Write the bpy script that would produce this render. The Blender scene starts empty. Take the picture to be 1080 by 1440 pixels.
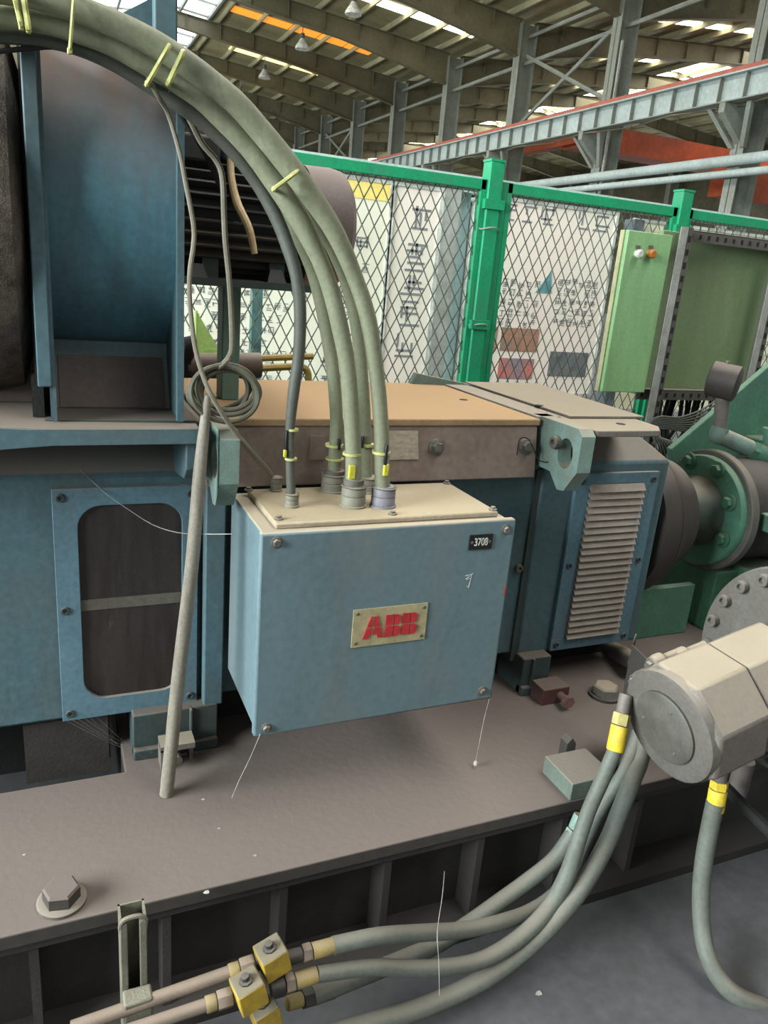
import bpy, bmesh, math, random
from mathutils import Vector, Matrix, Quaternion
random.seed(7)
SC = bpy.context.scene
COL = SC.collection
PI = math.pi

# ---------------------------------------------------------------- camera
F, CX, CY = 1072.03, 540.0, 720.0
YAW, PITCH, ROLL = math.radians(-24.4472), math.radians(17.3618), math.radians(4.8749)
EYE = Vector((0, 0, 1.6))
FWD = Vector((-math.sin(YAW) * math.cos(PITCH), math.cos(YAW) * math.cos(PITCH), -math.sin(PITCH)))
_r = Vector((math.cos(YAW), math.sin(YAW), 0)); _u = _r.cross(FWD)
RGT = _r * math.cos(ROLL) + _u * math.sin(ROLL)
UPV = -_r * math.sin(ROLL) + _u * math.cos(ROLL)
cd = bpy.data.cameras.new('camera'); cam = bpy.data.objects.new('camera', cd); COL.objects.link(cam)
cd.sensor_fit = 'VERTICAL'; cd.sensor_height = 36.0; cd.lens = F / 1440 * 36.0
cd.clip_start = 0.05; cd.clip_end = 400
mw = Matrix((RGT, UPV, -FWD)).transposed().to_4x4(); mw.translation = EYE
cam.matrix_world = mw
SC.camera = cam

# ---------------------------------------------------------------- world, daylight, exposure
W = bpy.data.worlds.new('world'); SC.world = W; W.use_nodes = True
bg = W.node_tree.nodes['Background']; bg.inputs[0].default_value = (0.86, 0.92, 0.92, 1); bg.inputs[1].default_value = 0.40


def area(name, loc, target, sx, sy, power, color):
    l = bpy.data.lights.new(name, 'AREA'); l.shape = 'RECTANGLE'; l.size = sx; l.size_y = sy
    l.energy = power; l.color = color
    o = bpy.data.objects.new(name, l); COL.objects.link(o); o.location = loc
    o.rotation_euler = (Vector(target) - Vector(loc)).to_track_quat('-Z', 'Y').to_euler()
    return o


# daylight through the ridge skylights of both bays and the left window band, plus two added roof fills
area('ridge_daylight', (5.0, 12, 12.1), (5.0, 12, 0), 5.0, 40.0, 4100, (1.0, 0.97, 0.90))
area('ridge_daylight_next_bay', (30.0, 40, 12.1), (30.0, 40, 0), 3.0, 60.0, 3000, (1.0, 0.96, 0.86))
area('side_window_daylight', (-7.2, 0.6, 3.4), (0.4, 1.0, 1.0), 6.0, 3.0, 2700, (0.90, 0.98, 1.0))
area('roof_fill_far', (-7.2, 45.0, 4.0), (10.0, 45.0, 6.0), 60.0, 4.0, 7000, (0.95, 0.98, 0.95))  # added fill to lift the dark roof and rafters
area('roof_fill_next_bay', (42.0, 40.0, 4.0), (25.0, 40.0, 6.0), 70.0, 4.0, 3000, (0.95, 0.97, 0.92))  # added fill for the next bay's roof, no window behind it
SC.view_settings.view_transform = 'Standard'
SC.view_settings.look = 'None'
SC.view_settings.gamma = 1.0
SC.view_settings.use_curve_mapping = False
SC.view_settings.exposure = 0.0


# ---------------------------------------------------------------- helpers
def ray(px, py):
    return RGT * ((px - CX) / F) - UPV * ((py - CY) / F) + FWD


def at(px, py, ax, v):
    """the point of the place that lies in the plane X, Y or Z (ax 0, 1, 2) = v along a line of sight measured in the photo"""
    d = ray(px, py)
    return EYE + d * ((v - EYE[ax]) / d[ax])


def lin(c):
    return tuple(((x / 255) / 12.92 if x / 255 <= 0.04045 else ((x / 255 + 0.055) / 1.055) ** 2.4) for x in c) + (1,)


MATS = {}
DUST = (158, 142, 124)


def mat(name, col, col2=None, dust=0.0, dustcol=DUST, rough=0.6, metal=0.0, scale=6.0, stretch=(1, 1, 1), bump=0.0, lo=0.45, var=0.35, spec=0.4, trans=0.0, fine=0.15, wear=0.3):
    """painted, rubber or bare metal surface: two-tone mottling, fine grain and dust that settles on upward faces"""
    m = bpy.data.materials.new(name); m.use_nodes = True; nt = m.node_tree; N = nt.nodes; L = nt.links
    b = N['Principled BSDF']; b.inputs['Roughness'].default_value = rough; b.inputs['Metallic'].default_value = metal
    b.inputs['Specular IOR Level'].default_value = spec
    geo = N.new('ShaderNodeNewGeometry')
    mp = N.new('ShaderNodeMapping'); mp.inputs['Scale'].default_value = stretch
    L.new(geo.outputs['Position'], mp.inputs['Vector'])
    n1 = N.new('ShaderNodeTexNoise'); n1.inputs['Scale'].default_value = scale; n1.inputs['Detail'].default_value = 5; n1.inputs['Roughness'].default_value = 0.65
    L.new(mp.outputs[0], n1.inputs['Vector'])
    n2 = N.new('ShaderNodeTexNoise'); n2.inputs['Scale'].default_value = scale * 14; n2.inputs['Detail'].default_value = 3
    L.new(geo.outputs['Position'], n2.inputs['Vector'])
    r1 = N.new('ShaderNodeMapRange'); r1.inputs[1].default_value = 0.35; r1.inputs[2].default_value = 0.68
    L.new(n1.outputs[0], r1.inputs[0])
    c2 = col2 or tuple(x * (1 - var) for x in col)
    mx = N.new('ShaderNodeMix'); mx.data_type = 'RGBA'; mx.inputs[6].default_value = lin(col); mx.inputs[7].default_value = lin(c2)
    L.new(r1.outputs[0], mx.inputs[0])
    out = mx.outputs[2]
    if wear > 0:                       # stains, runs and rubbed spots of grime
        mp3 = N.new('ShaderNodeMapping'); mp3.inputs['Scale'].default_value = (1, 1, 0.28); mp3.inputs['Location'].default_value = (3.7, 1.3, 9.1); L.new(geo.outputs['Position'], mp3.inputs['Vector'])
        n3 = N.new('ShaderNodeTexNoise'); n3.inputs['Scale'].default_value = scale * 2.2; n3.inputs['Detail'].default_value = 9; n3.inputs['Roughness'].default_value = 0.72; n3.inputs['Distortion'].default_value = 0.6; L.new(mp3.outputs[0], n3.inputs['Vector'])
        r3 = N.new('ShaderNodeMapRange'); r3.inputs[1].default_value = 0.52; r3.inputs[2].default_value = 0.74; r3.inputs[4].default_value = wear; L.new(n3.outputs[0], r3.inputs[0])
        m3 = N.new('ShaderNodeMix'); m3.data_type = 'RGBA'; m3.inputs[7].default_value = lin(tuple(0.45 * x + 0.25 * y for x, y in zip(c2, (110, 98, 86)))); L.new(r3.outputs[0], m3.inputs[0]); L.new(out, m3.inputs[6]); out = m3.outputs[2]
        r4 = N.new('ShaderNodeMapRange'); r4.inputs[1].default_value = 0.36; r4.inputs[2].default_value = 0.26; r4.inputs[4].default_value = wear * 0.8; L.new(n3.outputs[0], r4.inputs[0])
        m4 = N.new('ShaderNodeMix'); m4.data_type = 'RGBA'; m4.inputs[7].default_value = lin(tuple(min(255, 0.7 * x + 60) for x in col)); L.new(r4.outputs[0], m4.inputs[0]); L.new(out, m4.inputs[6]); out = m4.outputs[2]
    mg = N.new('ShaderNodeMix'); mg.data_type = 'RGBA'; mg.blend_type = 'OVERLAY'; mg.inputs[0].default_value = fine * 2
    L.new(out, mg.inputs[6]); L.new(n2.outputs[0], mg.inputs[7]); out = mg.outputs[2]
    if dust > 0:
        sp = N.new('ShaderNodeSeparateXYZ'); L.new(geo.outputs['Normal'], sp.inputs[0])
        r2 = N.new('ShaderNodeMapRange'); r2.interpolation_type = 'SMOOTHSTEP'; r2.inputs[1].default_value = lo; r2.inputs[2].default_value = 0.92; r2.inputs[4].default_value = dust
        L.new(sp.outputs[2], r2.inputs[0])
        ad = N.new('ShaderNodeMath'); ad.operation = 'MULTIPLY_ADD'; ad.inputs[1].default_value = 0.22; L.new(r1.outputs[0], ad.inputs[0]); L.new(r2.outputs[0], ad.inputs[2]); ad.use_clamp = True
        sub = N.new('ShaderNodeMath'); sub.operation = 'SUBTRACT'; sub.inputs[1].default_value = 0.08; sub.use_clamp = True; L.new(ad.outputs[0], sub.inputs[0])
        md = N.new('ShaderNodeMix'); md.data_type = 'RGBA'; md.inputs[7].default_value = lin(dustcol)
        L.new(sub.outputs[0], md.inputs[0]); L.new(out, md.inputs[6]); out = md.outputs[2]
        rr = N.new('ShaderNodeMapRange'); rr.inputs[3].default_value = rough; rr.inputs[4].default_value = 0.95; L.new(sub.outputs[0], rr.inputs[0]); L.new(rr.outputs[0], b.inputs['Roughness'])
    L.new(out, b.inputs['Base Color'])
    if bump > 0:
        bp = N.new('ShaderNodeBump'); bp.inputs['Strength'].default_value = bump; bp.inputs['Distance'].default_value = 0.004
        L.new(n2.outputs[0], bp.inputs['Height']); L.new(bp.outputs[0], b.inputs['Normal'])
    if trans:
        b.inputs['Transmission Weight'].default_value = trans
    MATS[name] = m
    return m


def emit(name, col, strength):
    m = bpy.data.materials.new(name); m.use_nodes = True; nt = m.node_tree
    b = nt.nodes['Principled BSDF']; b.inputs['Base Color'].default_value = lin(col)
    b.inputs['Emission Color'].default_value = lin(col); b.inputs['Emission Strength'].default_value = strength
    MATS[name] = m
    return m


BLUE = mat('blue_paint', (74, 100, 107), (58, 82, 87), dust=0.92, dustcol=(136, 122, 108), stretch=(1, 1, 0.45), bump=0.12, scale=5, var=.4, wear=0.45)
BLUEBOX = mat('blue_box_paint', (90, 110, 115), (78, 97, 102), dust=0.92, dustcol=(166, 152, 130), stretch=(1, 1, 0.3), bump=0.08, scale=4, fine=0.1, wear=0.35)
BLUEDARK = mat('worn_blue_paint', (54, 68, 66), (42, 52, 50), dust=0.85, dustcol=(104, 94, 85), bump=0.15)
BLOWER = mat('blower_paint', (84, 128, 140), (64, 104, 116), dust=1.0, dustcol=(132, 112, 102), stretch=(2.5, 1, 0.25), bump=0.1, lo=-0.22, scale=5, rough=0.45)
BLOWERDUST = mat('blower_dust', (98, 84, 78), (82, 72, 66), dust=0.8, dustcol=(132, 116, 106), scale=5, stretch=(2, 1, .4), bump=.1)
BROWN = mat('dust_caked_steel', (124, 110, 102), (110, 96, 88), dust=0.6, dustcol=(160, 136, 106), bump=0.15, scale=4)
TOPDUST = mat('dust_on_cover', (150, 126, 96), (134, 110, 84), dust=0.85, dustcol=(168, 136, 98), bump=0.2, scale=5)
BASE = mat('dusty_base_plate', (64, 59, 54), (46, 43, 41), dust=1.0, dustcol=(106, 95, 88), bump=0.25, scale=3)
IRON = mat('grimy_iron', (58, 54, 50), (36, 34, 32), dust=0.55, dustcol=(96, 90, 84), bump=0.25, scale=9)
DARK = mat('black_grime_and_shade', (34, 32, 31), (22, 21, 20), bump=0.3, scale=10, rough=0.85)  # grime, and also painted shade in the hollows under the motor
FILTER = mat('filter_foam', (100, 90, 80), (56, 50, 45), bump=0.9, scale=22, rough=0.95, fine=0.4)
STEEL = mat('dusty_steel', (104, 98, 92), (86, 80, 76), dust=0.85, dustcol=(148, 136, 116), bump=0.15, scale=7)
GREY = mat('grey_steel', (92, 89, 83), (74, 71, 66), dust=0.8, dustcol=(128, 118, 106), bump=0.12, scale=8, metal=0.1)
BOLT = mat('bolt_steel', (104, 104, 98), (70, 70, 66), dust=0.7, bump=0.2, scale=30, metal=0.4, rough=0.5)
CABLE = mat('cable_sheath', (122, 126, 102), (98, 102, 82), dust=0.6, dustcol=(158, 156, 126), stretch=(3, 3, 0.6), bump=0.1, scale=8)
GLAND = mat('dusty_gland', (118, 116, 102), (96, 94, 82), dust=0.6, dustcol=(156, 148, 128), bump=0.1, scale=20)
CABLEDK = mat('dark_cable_sheath', (78, 82, 74), (60, 62, 56), dust=0.5, dustcol=(124, 124, 106), bump=0.1, scale=8)
WIRE = mat('wire_sheath', (120, 116, 100), (92, 88, 76), dust=0.4, bump=0.1, scale=12)
COIL = mat('coiled_wire_sheath', (92, 92, 76), (56, 52, 46), dust=0.5, dustcol=(140, 134, 112), bump=0.1, scale=14)
HOSE = mat('hose_rubber', (90, 95, 87), (74, 78, 71), dust=0.6, dustcol=(116, 110, 99), bump=0.12, scale=7)
WOOD = mat('grey_weathered_stick', (126, 120, 108), (100, 94, 82), stretch=(4, 4, 0.5), bump=0.15, scale=9)
BEIGE = mat('bare_wood', (186, 162, 122), (156, 130, 94), stretch=(4, 4, 0.5), scale=9)
TIE = mat('yellowed_plastic', (176, 176, 112), (150, 150, 92), scale=20, rough=0.4)
YELLOW = mat('yellow_paint', (206, 180, 44), (164, 140, 42), dust=0.7, dustcol=(150, 136, 108), bump=0.2, scale=26)
YELLOWDULL = mat('dull_yellow_pipe', (156, 132, 52), (120, 98, 40), dust=0.4, scale=10)
TAG = mat('yellow_marker', (196, 192, 66), (150, 148, 44), scale=60)
GREEN = mat('green_machine_paint', (58, 106, 80), (44, 82, 62), dust=0.75, dustcol=(112, 116, 98), bump=0.15, scale=5)
GREENLT = mat('pale_green_machine_paint', (78, 124, 102), (58, 98, 80), dust=0.6, dustcol=(116, 128, 110), bump=0.12, scale=5)
FENCE = mat('fence_green_paint', (24, 146, 98), (18, 124, 84), dust=0.3, dustcol=(110, 186, 150), scale=8, rough=0.45)
WIREM = mat('mesh_wire', (84, 96, 82), (60, 66, 54), scale=20)
CAB = mat('light_green_cabinet_paint', (144, 184, 130), (120, 166, 114), stretch=(2, 2, 0.3), scale=5, dust=0.3, rough=0.5, fine=0.1)
CABSHADE = mat('shaded_cabinet_green', (116, 136, 98), (104, 124, 86), stretch=(2, 2, 0.3), scale=4, dust=0.3, fine=0.1)  # the cabinet's green, darkened in the colour to stand for shade
GALV = mat('galvanised_steel', (166, 168, 162), (136, 138, 130), dust=0.4, scale=12, metal=0.1)
STRUCT = mat('grey_structural_paint', (138, 146, 138), (116, 122, 112), scale=1.2, dust=0.3, rough=0.6)
RAFT = mat('rafter_paint', (108, 104, 80), (92, 88, 68), scale=0.8, wear=0.08)
PURL = mat('purlin_paint', (170, 168, 138), (146, 142, 114), scale=0.8)
GIRD = mat('pale_girder_paint', (172, 186, 184), (150, 164, 160), scale=0.9, wear=0.08)
RAILRED = mat('rust_red_rail', (176, 96, 78), (150, 84, 70), scale=2)
ROOF = mat('roof_sheet', (150, 145, 110), (130, 124, 92), scale=0.35, stretch=(0.4, 2.5, 1), wear=0.08)
ORANGE = mat('orange_crane_paint', (186, 86, 46), (146, 68, 40), scale=0.7)
FARWALL = mat('far_wall', (104, 104, 86), (70, 70, 56), scale=0.35)
CONC = mat('concrete_floor', (80, 80, 82), (66, 65, 65), scale=2.2, bump=0.2, rough=0.85)
GLASSDK = mat('dirty_inspection_glass', (52, 46, 42), (36, 32, 30), stretch=(3, 1, 0.4), bump=0.1, scale=10, rough=0.45, wear=0.5)
WHITE = mat('white_enamel', (214, 216, 206), scale=8)
BLACKPL = mat('black_plate', (26, 30, 28), scale=30, rough=0.4)
NAMEPL = mat('tarnished_plate', (168, 158, 122), (140, 128, 96), scale=30, bump=0.1, metal=0.2)
RED = mat('red_letter_enamel', (172, 42, 46), (140, 36, 40), scale=40, bump=0.2)
COB = mat('cobweb_thread', (176, 172, 164), scale=20)
INK = mat('faded_ink', (132, 132, 134), (116, 116, 122), scale=9)
PAPER = mat('poster_paper', (226, 226, 206), (216, 212, 190), scale=2.4, fine=0.03, wear=0.06)
PAPERPINK = mat('poster_paper_pink', (228, 212, 200), (220, 218, 200), scale=2.0, fine=0.03, wear=0.06)
PAPERGRN = mat('poster_paper_green', (220, 226, 196), (226, 218, 186), scale=2.0, fine=0.03, wear=0.06)
BOARDHEAD = mat('board_header', (176, 196, 190), (160, 180, 172), scale=3)
BLUEPALE = mat('pale_blue_board_post', (178, 206, 208), (160, 190, 192), scale=3)
YELP = mat('yellow_print', (236, 206, 96), (228, 212, 140), scale=3)
PH1 = mat('photo_print_rust', (176, 120, 96), (120, 116, 104), scale=9, fine=0.3)
PH2 = mat('photo_print_grey', (118, 118, 116), (84, 90, 96), scale=11, fine=0.3)
PH3 = mat('photo_print_red', (196, 110, 96), (110, 124, 136), scale=8, fine=0.3)
TEALP = mat('teal_print', (110, 170, 176), scale=8)
INDR = mat('red_cap', (170, 52, 40), scale=30)
AMBER = mat('orange_push_button', (214, 130, 50), scale=30)
PANEL = mat('blue_cover_paint', (86, 115, 127), (70, 98, 108), dust=0.92, dustcol=(140, 126, 112), stretch=(1, 1, 0.45), bump=0.12, scale=6, wear=0.4)
SKYW = emit('skylight_white', (255, 246, 224), 7.0)
SKYO = emit('skylight_amber', (236, 150, 50), 1.0)
SKYY = emit('skylight_yellow', (255, 226, 140), 2.6)
SKYR = emit('ridge_skylight', (240, 244, 250), 3.6)

WORLD = {}


def tag(o, label=None, cat=None, group=None, kind=None):
    if label: o['label'] = label
    if cat: o['category'] = cat
    if group: o['group'] = group
    if kind: o['kind'] = kind
    return o


def put(o, parent=None, world=None):
    """link an object at its world matrix, as a child of parent when there is one"""
    COL.objects.link(o)
    world = world or Matrix.Identity(4)
    WORLD[o.name] = world
    if parent:
        o.parent = parent
        o.matrix_parent_inverse = WORLD[parent.name].inverted()
    o.matrix_basis = world
    return o


def thing(name, loc, label=None, cat=None, group=None, kind=None):
    o = bpy.data.objects.new(name, None); o.empty_display_size = 0.1
    put(o, None, Matrix.Translation(Vector(loc)))
    return tag(o, label, cat, group, kind)


class MB:
    def __init__(s):
        s.bm = bmesh.new()

    def box(s, lo, hi, m=None):
        c = [(x, y, z) for x in (lo[0], hi[0]) for y in (lo[1], hi[1]) for z in (lo[2], hi[2])]
        v = [s.bm.verts.new(m @ Vector(p) if m else p) for p in c]
        for f in ((0, 1, 3, 2), (4, 6, 7, 5), (0, 4, 5, 1), (2, 3, 7, 6), (0, 2, 6, 4), (1, 5, 7, 3)):
            s.bm.faces.new([v[i] for i in f])
        return s

    def loft(s, rings, cap=True, closed=False):
        R = [[s.bm.verts.new(p) for p in r] for r in rings]
        n = len(R[0])
        pairs = list(zip(R, R[1:])) + ([(R[-1], R[0])] if closed else [])
        for a, b in pairs:
            for i in range(n):
                s.bm.faces.new((a[i], a[(i + 1) % n], b[(i + 1) % n], b[i]))
        if cap and not closed:
            s.bm.faces.new(R[0][::-1]); s.bm.faces.new(R[-1])
        return s

    def prism(s, pts, vec):
        vec = Vector(vec); a = [Vector(p) for p in pts]
        return s.loft([a, [p + vec for p in a]])

    def rod(s, p0, p1, r0, r1=None, seg=12):
        p0, p1 = Vector(p0), Vector(p1); r1 = r0 if r1 is None else r1
        return s.lathe([(0, r0), ((p1 - p0).length, r1)], p0, p1 - p0, seg)

    def lathe(s, prof, origin, axis, seg=24, cap=True, phase=0.0):
        """prof = (distance along the axis, radius)"""
        ax = Vector(axis).normalized(); o = Vector(origin)
        e = Vector((0, 0, 1)) if abs(ax.z) < 0.9 else Vector((1, 0, 0))
        a = ax.cross(e).normalized(); b = ax.cross(a)
        return s.loft([[o + ax * t + (a * math.cos(2 * PI * i / seg + phase) + b * math.sin(2 * PI * i / seg + phase)) * max(r, 1e-5) for i in range(seg)] for t, r in prof], cap)

    def tube(s, pts, r, seg=8, closed=False, sub=6, flat=1.0):
        """smooth tube through points; r is a radius or a list of radii"""
        P = [Vector(p) for p in pts]; n = len(P)
        rr = r if isinstance(r, (list, tuple)) else [r] * n
        Q, RR = [], []
        rng = range(n if closed else n - 1)
        for i in rng:
            if closed:
                p0, p1, p2, p3 = P[i - 1], P[i], P[(i + 1) % n], P[(i + 2) % n]
            else:
                p0, p1, p2, p3 = P[max(i - 1, 0)], P[i], P[i + 1], P[min(i + 2, n - 1)]
            ra, rb = rr[i], rr[(i + 1) % n]
            for k in range(sub):
                t = k / sub; t2 = t * t; t3 = t2 * t
                Q.append(0.5 * ((2 * p1) + (p2 - p0) * t + (2 * p0 - 5 * p1 + 4 * p2 - p3) * t2 + (3 * p1 - p0 - 3 * p2 + p3) * t3)); RR.append(ra + (rb - ra) * t)
        if not closed:
            Q.append(P[-1]); RR.append(rr[-1])
        m = len(Q); T = []
        for i in range(m):
            a = Q[(i - 1) % m] if closed or i > 0 else Q[0]
            b = Q[(i + 1) % m] if closed or i < m - 1 else Q[-1]
            T.append((b - a).normalized())
        e = Vector((0, -1, 0)) if abs(T[0].y) < 0.9 else Vector((0, 0, 1))
        u = (e - T[0] * e.dot(T[0])).normalized(); rings = []
        for i in range(m):
            u = (u - T[i] * u.dot(T[i])).normalized(); w = T[i].cross(u)
            rings.append([Q[i] + (u * flat * math.cos(2 * PI * k / seg) + w * math.sin(2 * PI * k / seg)) * RR[i] for k in range(seg)])
        return s.loft(rings, not closed, closed)

    def mesh(s, name, m, smooth=True, angle=35):
        bmesh.ops.recalc_face_normals(s.bm, faces=s.bm.faces)
        me = bpy.data.meshes.new(name); s.bm.to_mesh(me); s.bm.free()
        if m: me.materials.append(m)
        if smooth:
            me.shade_smooth(); me.set_sharp_from_angle(angle=math.radians(angle))
        return me

    def obj(s, name, m, parent=None, bev=0.0, smooth=True, **kw):
        o = bpy.data.objects.new(name, s.mesh(name, m, smooth))
        put(o, parent)
        if bev:
            b = o.modifiers.new('bevel', 'BEVEL'); b.width = bev; b.segments = 2; b.limit_method = 'ANGLE'; b.angle_limit = math.radians(40); b.harden_normals = False
        return tag(o, **kw)


def orient(pos, normal, scale=1.0, spin=0.0):
    q = Vector((0, 0, 1)).rotation_difference(Vector(normal).normalized())
    return Matrix.Translation(Vector(pos)) @ q.to_matrix().to_4x4() @ Matrix.Rotation(spin, 4, 'Z') @ Matrix.Scale(scale, 4)


def inst(me, name, parent, pos, normal, scale=1.0, spin=0.0, **kw):
    o = bpy.data.objects.new(name, me)
    put(o, parent, orient(pos, normal, scale, spin))
    return tag(o, **kw)


# shared small hardware, unit size along +Z
_h = MB(); _h.lathe([(-0.3, 1.5), (0.12, 1.5), (0.22, 1.35)], (0, 0, 0), (0, 0, 1), 16)
_h.lathe([(0.2, 1.0), (0.85, 1.0), (1.0, 0.86)], (0, 0, 0), (0, 0, 1), 6); HEX = _h.mesh('hex_bolt', BOLT)
_h = MB(); _h.lathe([(-0.3, 1.0), (0.25, 1.0), (0.4, 0.85), (0.4, 0.5), (0.1, 0.5), (0.1, 0.3), (0.2, 0.2)], (0, 0, 0), (0, 0, 1), 14); SCREW = _h.mesh('screw', BLUEDARK); HEXG = HEX.copy(); HEXG.materials.clear(); HEXG.materials.append(GREEN)
_h = MB(); _h.lathe([(-0.2, 1.0), (0.9, 1.0), (1.0, 0.9), (1.0, 0.5), (0.4, 0.48)], (0, 0, 0), (0, 0, 1), 16); SOCK = _h.mesh('socket_bolt', GREY)
_h = MB(); _h.lathe([(-0.3, 1.0), (0.3, 1.0), (0.4, 0.8)], (0, 0, 0), (0, 0, 1), 12); RIVET = _h.mesh('rivet', BOLT)

# ================================================================ HALL
HX, EAVE, SLOPE, RIDGE = 17.5, 11.3, 0.0893, 5.0
YC = [-1, 5, 11, 17, 23, 29, 35, 41, 47, 53, 59, 65, 71, 77, 83]


def zroof(x):
    if x <= RIDGE: return EAVE + SLOPE * (HX - RIDGE) - SLOPE * (RIDGE - x)
    if x <= HX: return EAVE + SLOPE * (HX - x)
    if x <= 30: return EAVE + SLOPE * (x - HX)
    return EAVE + SLOPE * (42.5 - x)


fl = MB(); fl.box((-9, -9, -0.2), (43, 96, 0.0)); fl.obj('floor', CONC, kind='structure')
w = MB(); w.box((-9, 95, 0), (43, 95.3, 13)); w.obj('wall_back', FARWALL, kind='structure')
w = MB(); w.box((-9, -9, 0), (-8.7, 96, 1.8)); w.box((-9, -9, 5.6), (-8.7, 96, 11.3)); w.obj('wall_left', FARWALL, kind='structure')
w = MB()
for k in range(36): w.box((-8.9, -9 + 3 * k, 1.8), (-8.8, -8.9 + 3 * k, 5.6))
for z in (1.8, 3.7, 5.5): w.box((-8.9, -9, z), (-8.8, 96, z + 0.1))
w.obj('window_1', STRUCT, kind='structure')
w = MB(); w.box((42.9, -9, 0), (43.2, 96, 13)); w.obj('wall_right', FARWALL, kind='structure')
ceil = thing('ceiling', (5, 40, 12), 'olive grey sheet metal roof on purlins and rafters', None, None, 'structure')


def sheet(x0, x1, y0=-9.0, y1=96.0):
    b = MB(); n = max(2, int(abs(x1 - x0) / 0.5))
    b.prism([(x0, y0, zroof(x0) + 0.12), (x1, y0, zroof(x1) + 0.12), (x1, y0, zroof(x1) + 0.16), (x0, y0, zroof(x0) + 0.16)], (0, y1 - y0, 0))
    return b


sheet(-7.5, 2.4).obj('roof_sheet', ROOF, ceil); sheet(7.6, 17.5).obj('roof_sheet', ROOF, ceil)
sheet(17.5, 30).obj('roof_sheet', ROOF, ceil); sheet(30, 42.9).obj('roof_sheet', ROOF, ceil)
for k in range(16):                       # the glazed ridge, one bay of glass after the other
    y0 = -7 + 6 * k
    b = MB()
    for x0, x1 in ((2.4, 5.0), (5.0, 7.6)):
        b.prism([(x0, y0, zroof(x0) + 0.12), (x1, y0, zroof(x1) + 0.12), (x1, y0, zroof(x1) + 0.15), (x0, y0, zroof(x0) + 0.15)], (0, 5.9, 0))
    g = b.obj('ridge_glazing', SKYR, ceil)
    b = MB()
    for x in (2.4, 3.7, 5.0, 6.3, 7.6):
        b.box((x - 0.05, y0, zroof(x) - 0.05), (x + 0.05, y0 + 6, zroof(x) + 0.12))
    for yy in (y0, y0 + 2, y0 + 4):
        b.prism([(2.4, yy, zroof(2.4) + 0.02), (5, yy, zroof(5) + 0.02), (7.6, yy, zroof(7.6) + 0.02), (7.6, yy, zroof(7.6) + 0.1), (5, yy, zroof(5) + 0.1), (2.4, yy, zroof(2.4) + 0.1)], (0, 0.06, 0))
    b.obj('glazing_bar', STRUCT, ceil)
for i, x in enumerate([8, 9.5, 11, 12.5, 14, 15.5, 16.7] + [18.3 + 1.5 * k for k in range(16)]):
    b = MB(); z = zroof(x); b.box((x - 0.012, 2, z - 0.10), (x + 0.012, 95, z + 0.12)); b.box((x - 0.045, 2, z - 0.11), (x + 0.03, 95, z - 0.10)); b.obj('purlin', PURL, ceil)


def rafter(y, x0, x1, flip=False):
    """tapered beam, deep at the eave column x0, towards the ridge x1"""
    b = MB(); s = 1 if x1 > x0 else -1
    st = [x0 + s * 0.3, x0 + s * 2.6, x0 + s * 5.5, x1]
    d = [1.25, 0.98, 0.74, 0.56]
    top = [(x, zroof(x) - 0.12) for x in st]; bot = [(x, zroof(x) - 0.12 - q) for x, q in zip(st, d)]
    b.prism([(x, y - 0.01, z) for x, z in top] + [(x, y - 0.01, z) for x, z in bot[::-1]], (0, 0.02, 0))
    for ln in (top, bot):
        for p, q in zip(ln, ln[1:]):
            b.prism([(p[0], y - 0.14, p[1] - 0.015), (q[0], y - 0.14, q[1] - 0.015), (q[0], y - 0.14, q[1] + 0.015), (p[0], y - 0.14, p[1] + 0.015)], (0, 0.28, 0))
    for k in range(1, 8):
        x = x0 + (x1 - x0) * k / 8
        z = zroof(x) - 0.12
        b.box((x - 0.01, y - 0.12, z - 0.62), (x + 0.01, y + 0.12, z))
    b.obj('rafter', RAFT, ceil)


for y in YC:
    rafter(y, HX, 5.0)
    if y > 4: rafter(y, HX, 30.0)
for y in YC[4:-3:1]:
    rafter(y, 42.5, 30.0)


def strip(y, x0, x1, m, w=0.75):
    n = max(1, int(round((x1 - x0) / 1.5)))
    for k in range(n):
        a = x0 + (x1 - x0) * k / n + 0.03; c = x0 + (x1 - x0) * (k + 1) / n - 0.03
        b = MB(); b.prism([(a, y - w / 2, zroof(a) + 0.085), (c, y - w / 2, zroof(c) + 0.085), (c, y - w / 2, zroof(c) + 0.105), (a, y - w / 2, zroof(a) + 0.105)], (0, w, 0))
        b.obj('rooflight_panel', m, ceil)


for y in (20.5, 26.5, 32.6): strip(y, 11.2, 17.2, SKYW)
strip(38.9, 8.2, 15.0, SKYO, 0.9); strip(45.1, 9.4, 14.4, SKYY, 0.6)
for y in (14.5, 21.0, 27.4, 33.2, 39.2, 45.2, 51.2, 57.2):
    strip(y, 21.6, 27.4, SKYW, 0.55)
for k in range(10):                       # broken row of rooflights along the ridge of the next bay
    y0 = 20 + 6 * k
    for x0, x1 in ((29.3, 30.0), (30.0, 31.4)):
        for ya, yb in ((0.2, 2.6), (3.0, 5.4)):
            b = MB(); b.prism([(x0, y0 + ya, zroof(x0) + 0.08), (x1, y0 + ya, zroof(x1) + 0.08), (x1, y0 + ya, zroof(x1) + 0.105), (x0, y0 + ya, zroof(x0) + 0.105)], (0, yb - ya, 0)); b.obj('rooflight_panel', SKYW, ceil)

# ---- columns with the brackets that carry the crane girder
GX, GZ0, GZ1 = 16.55, 6.53, 7.25


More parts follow.
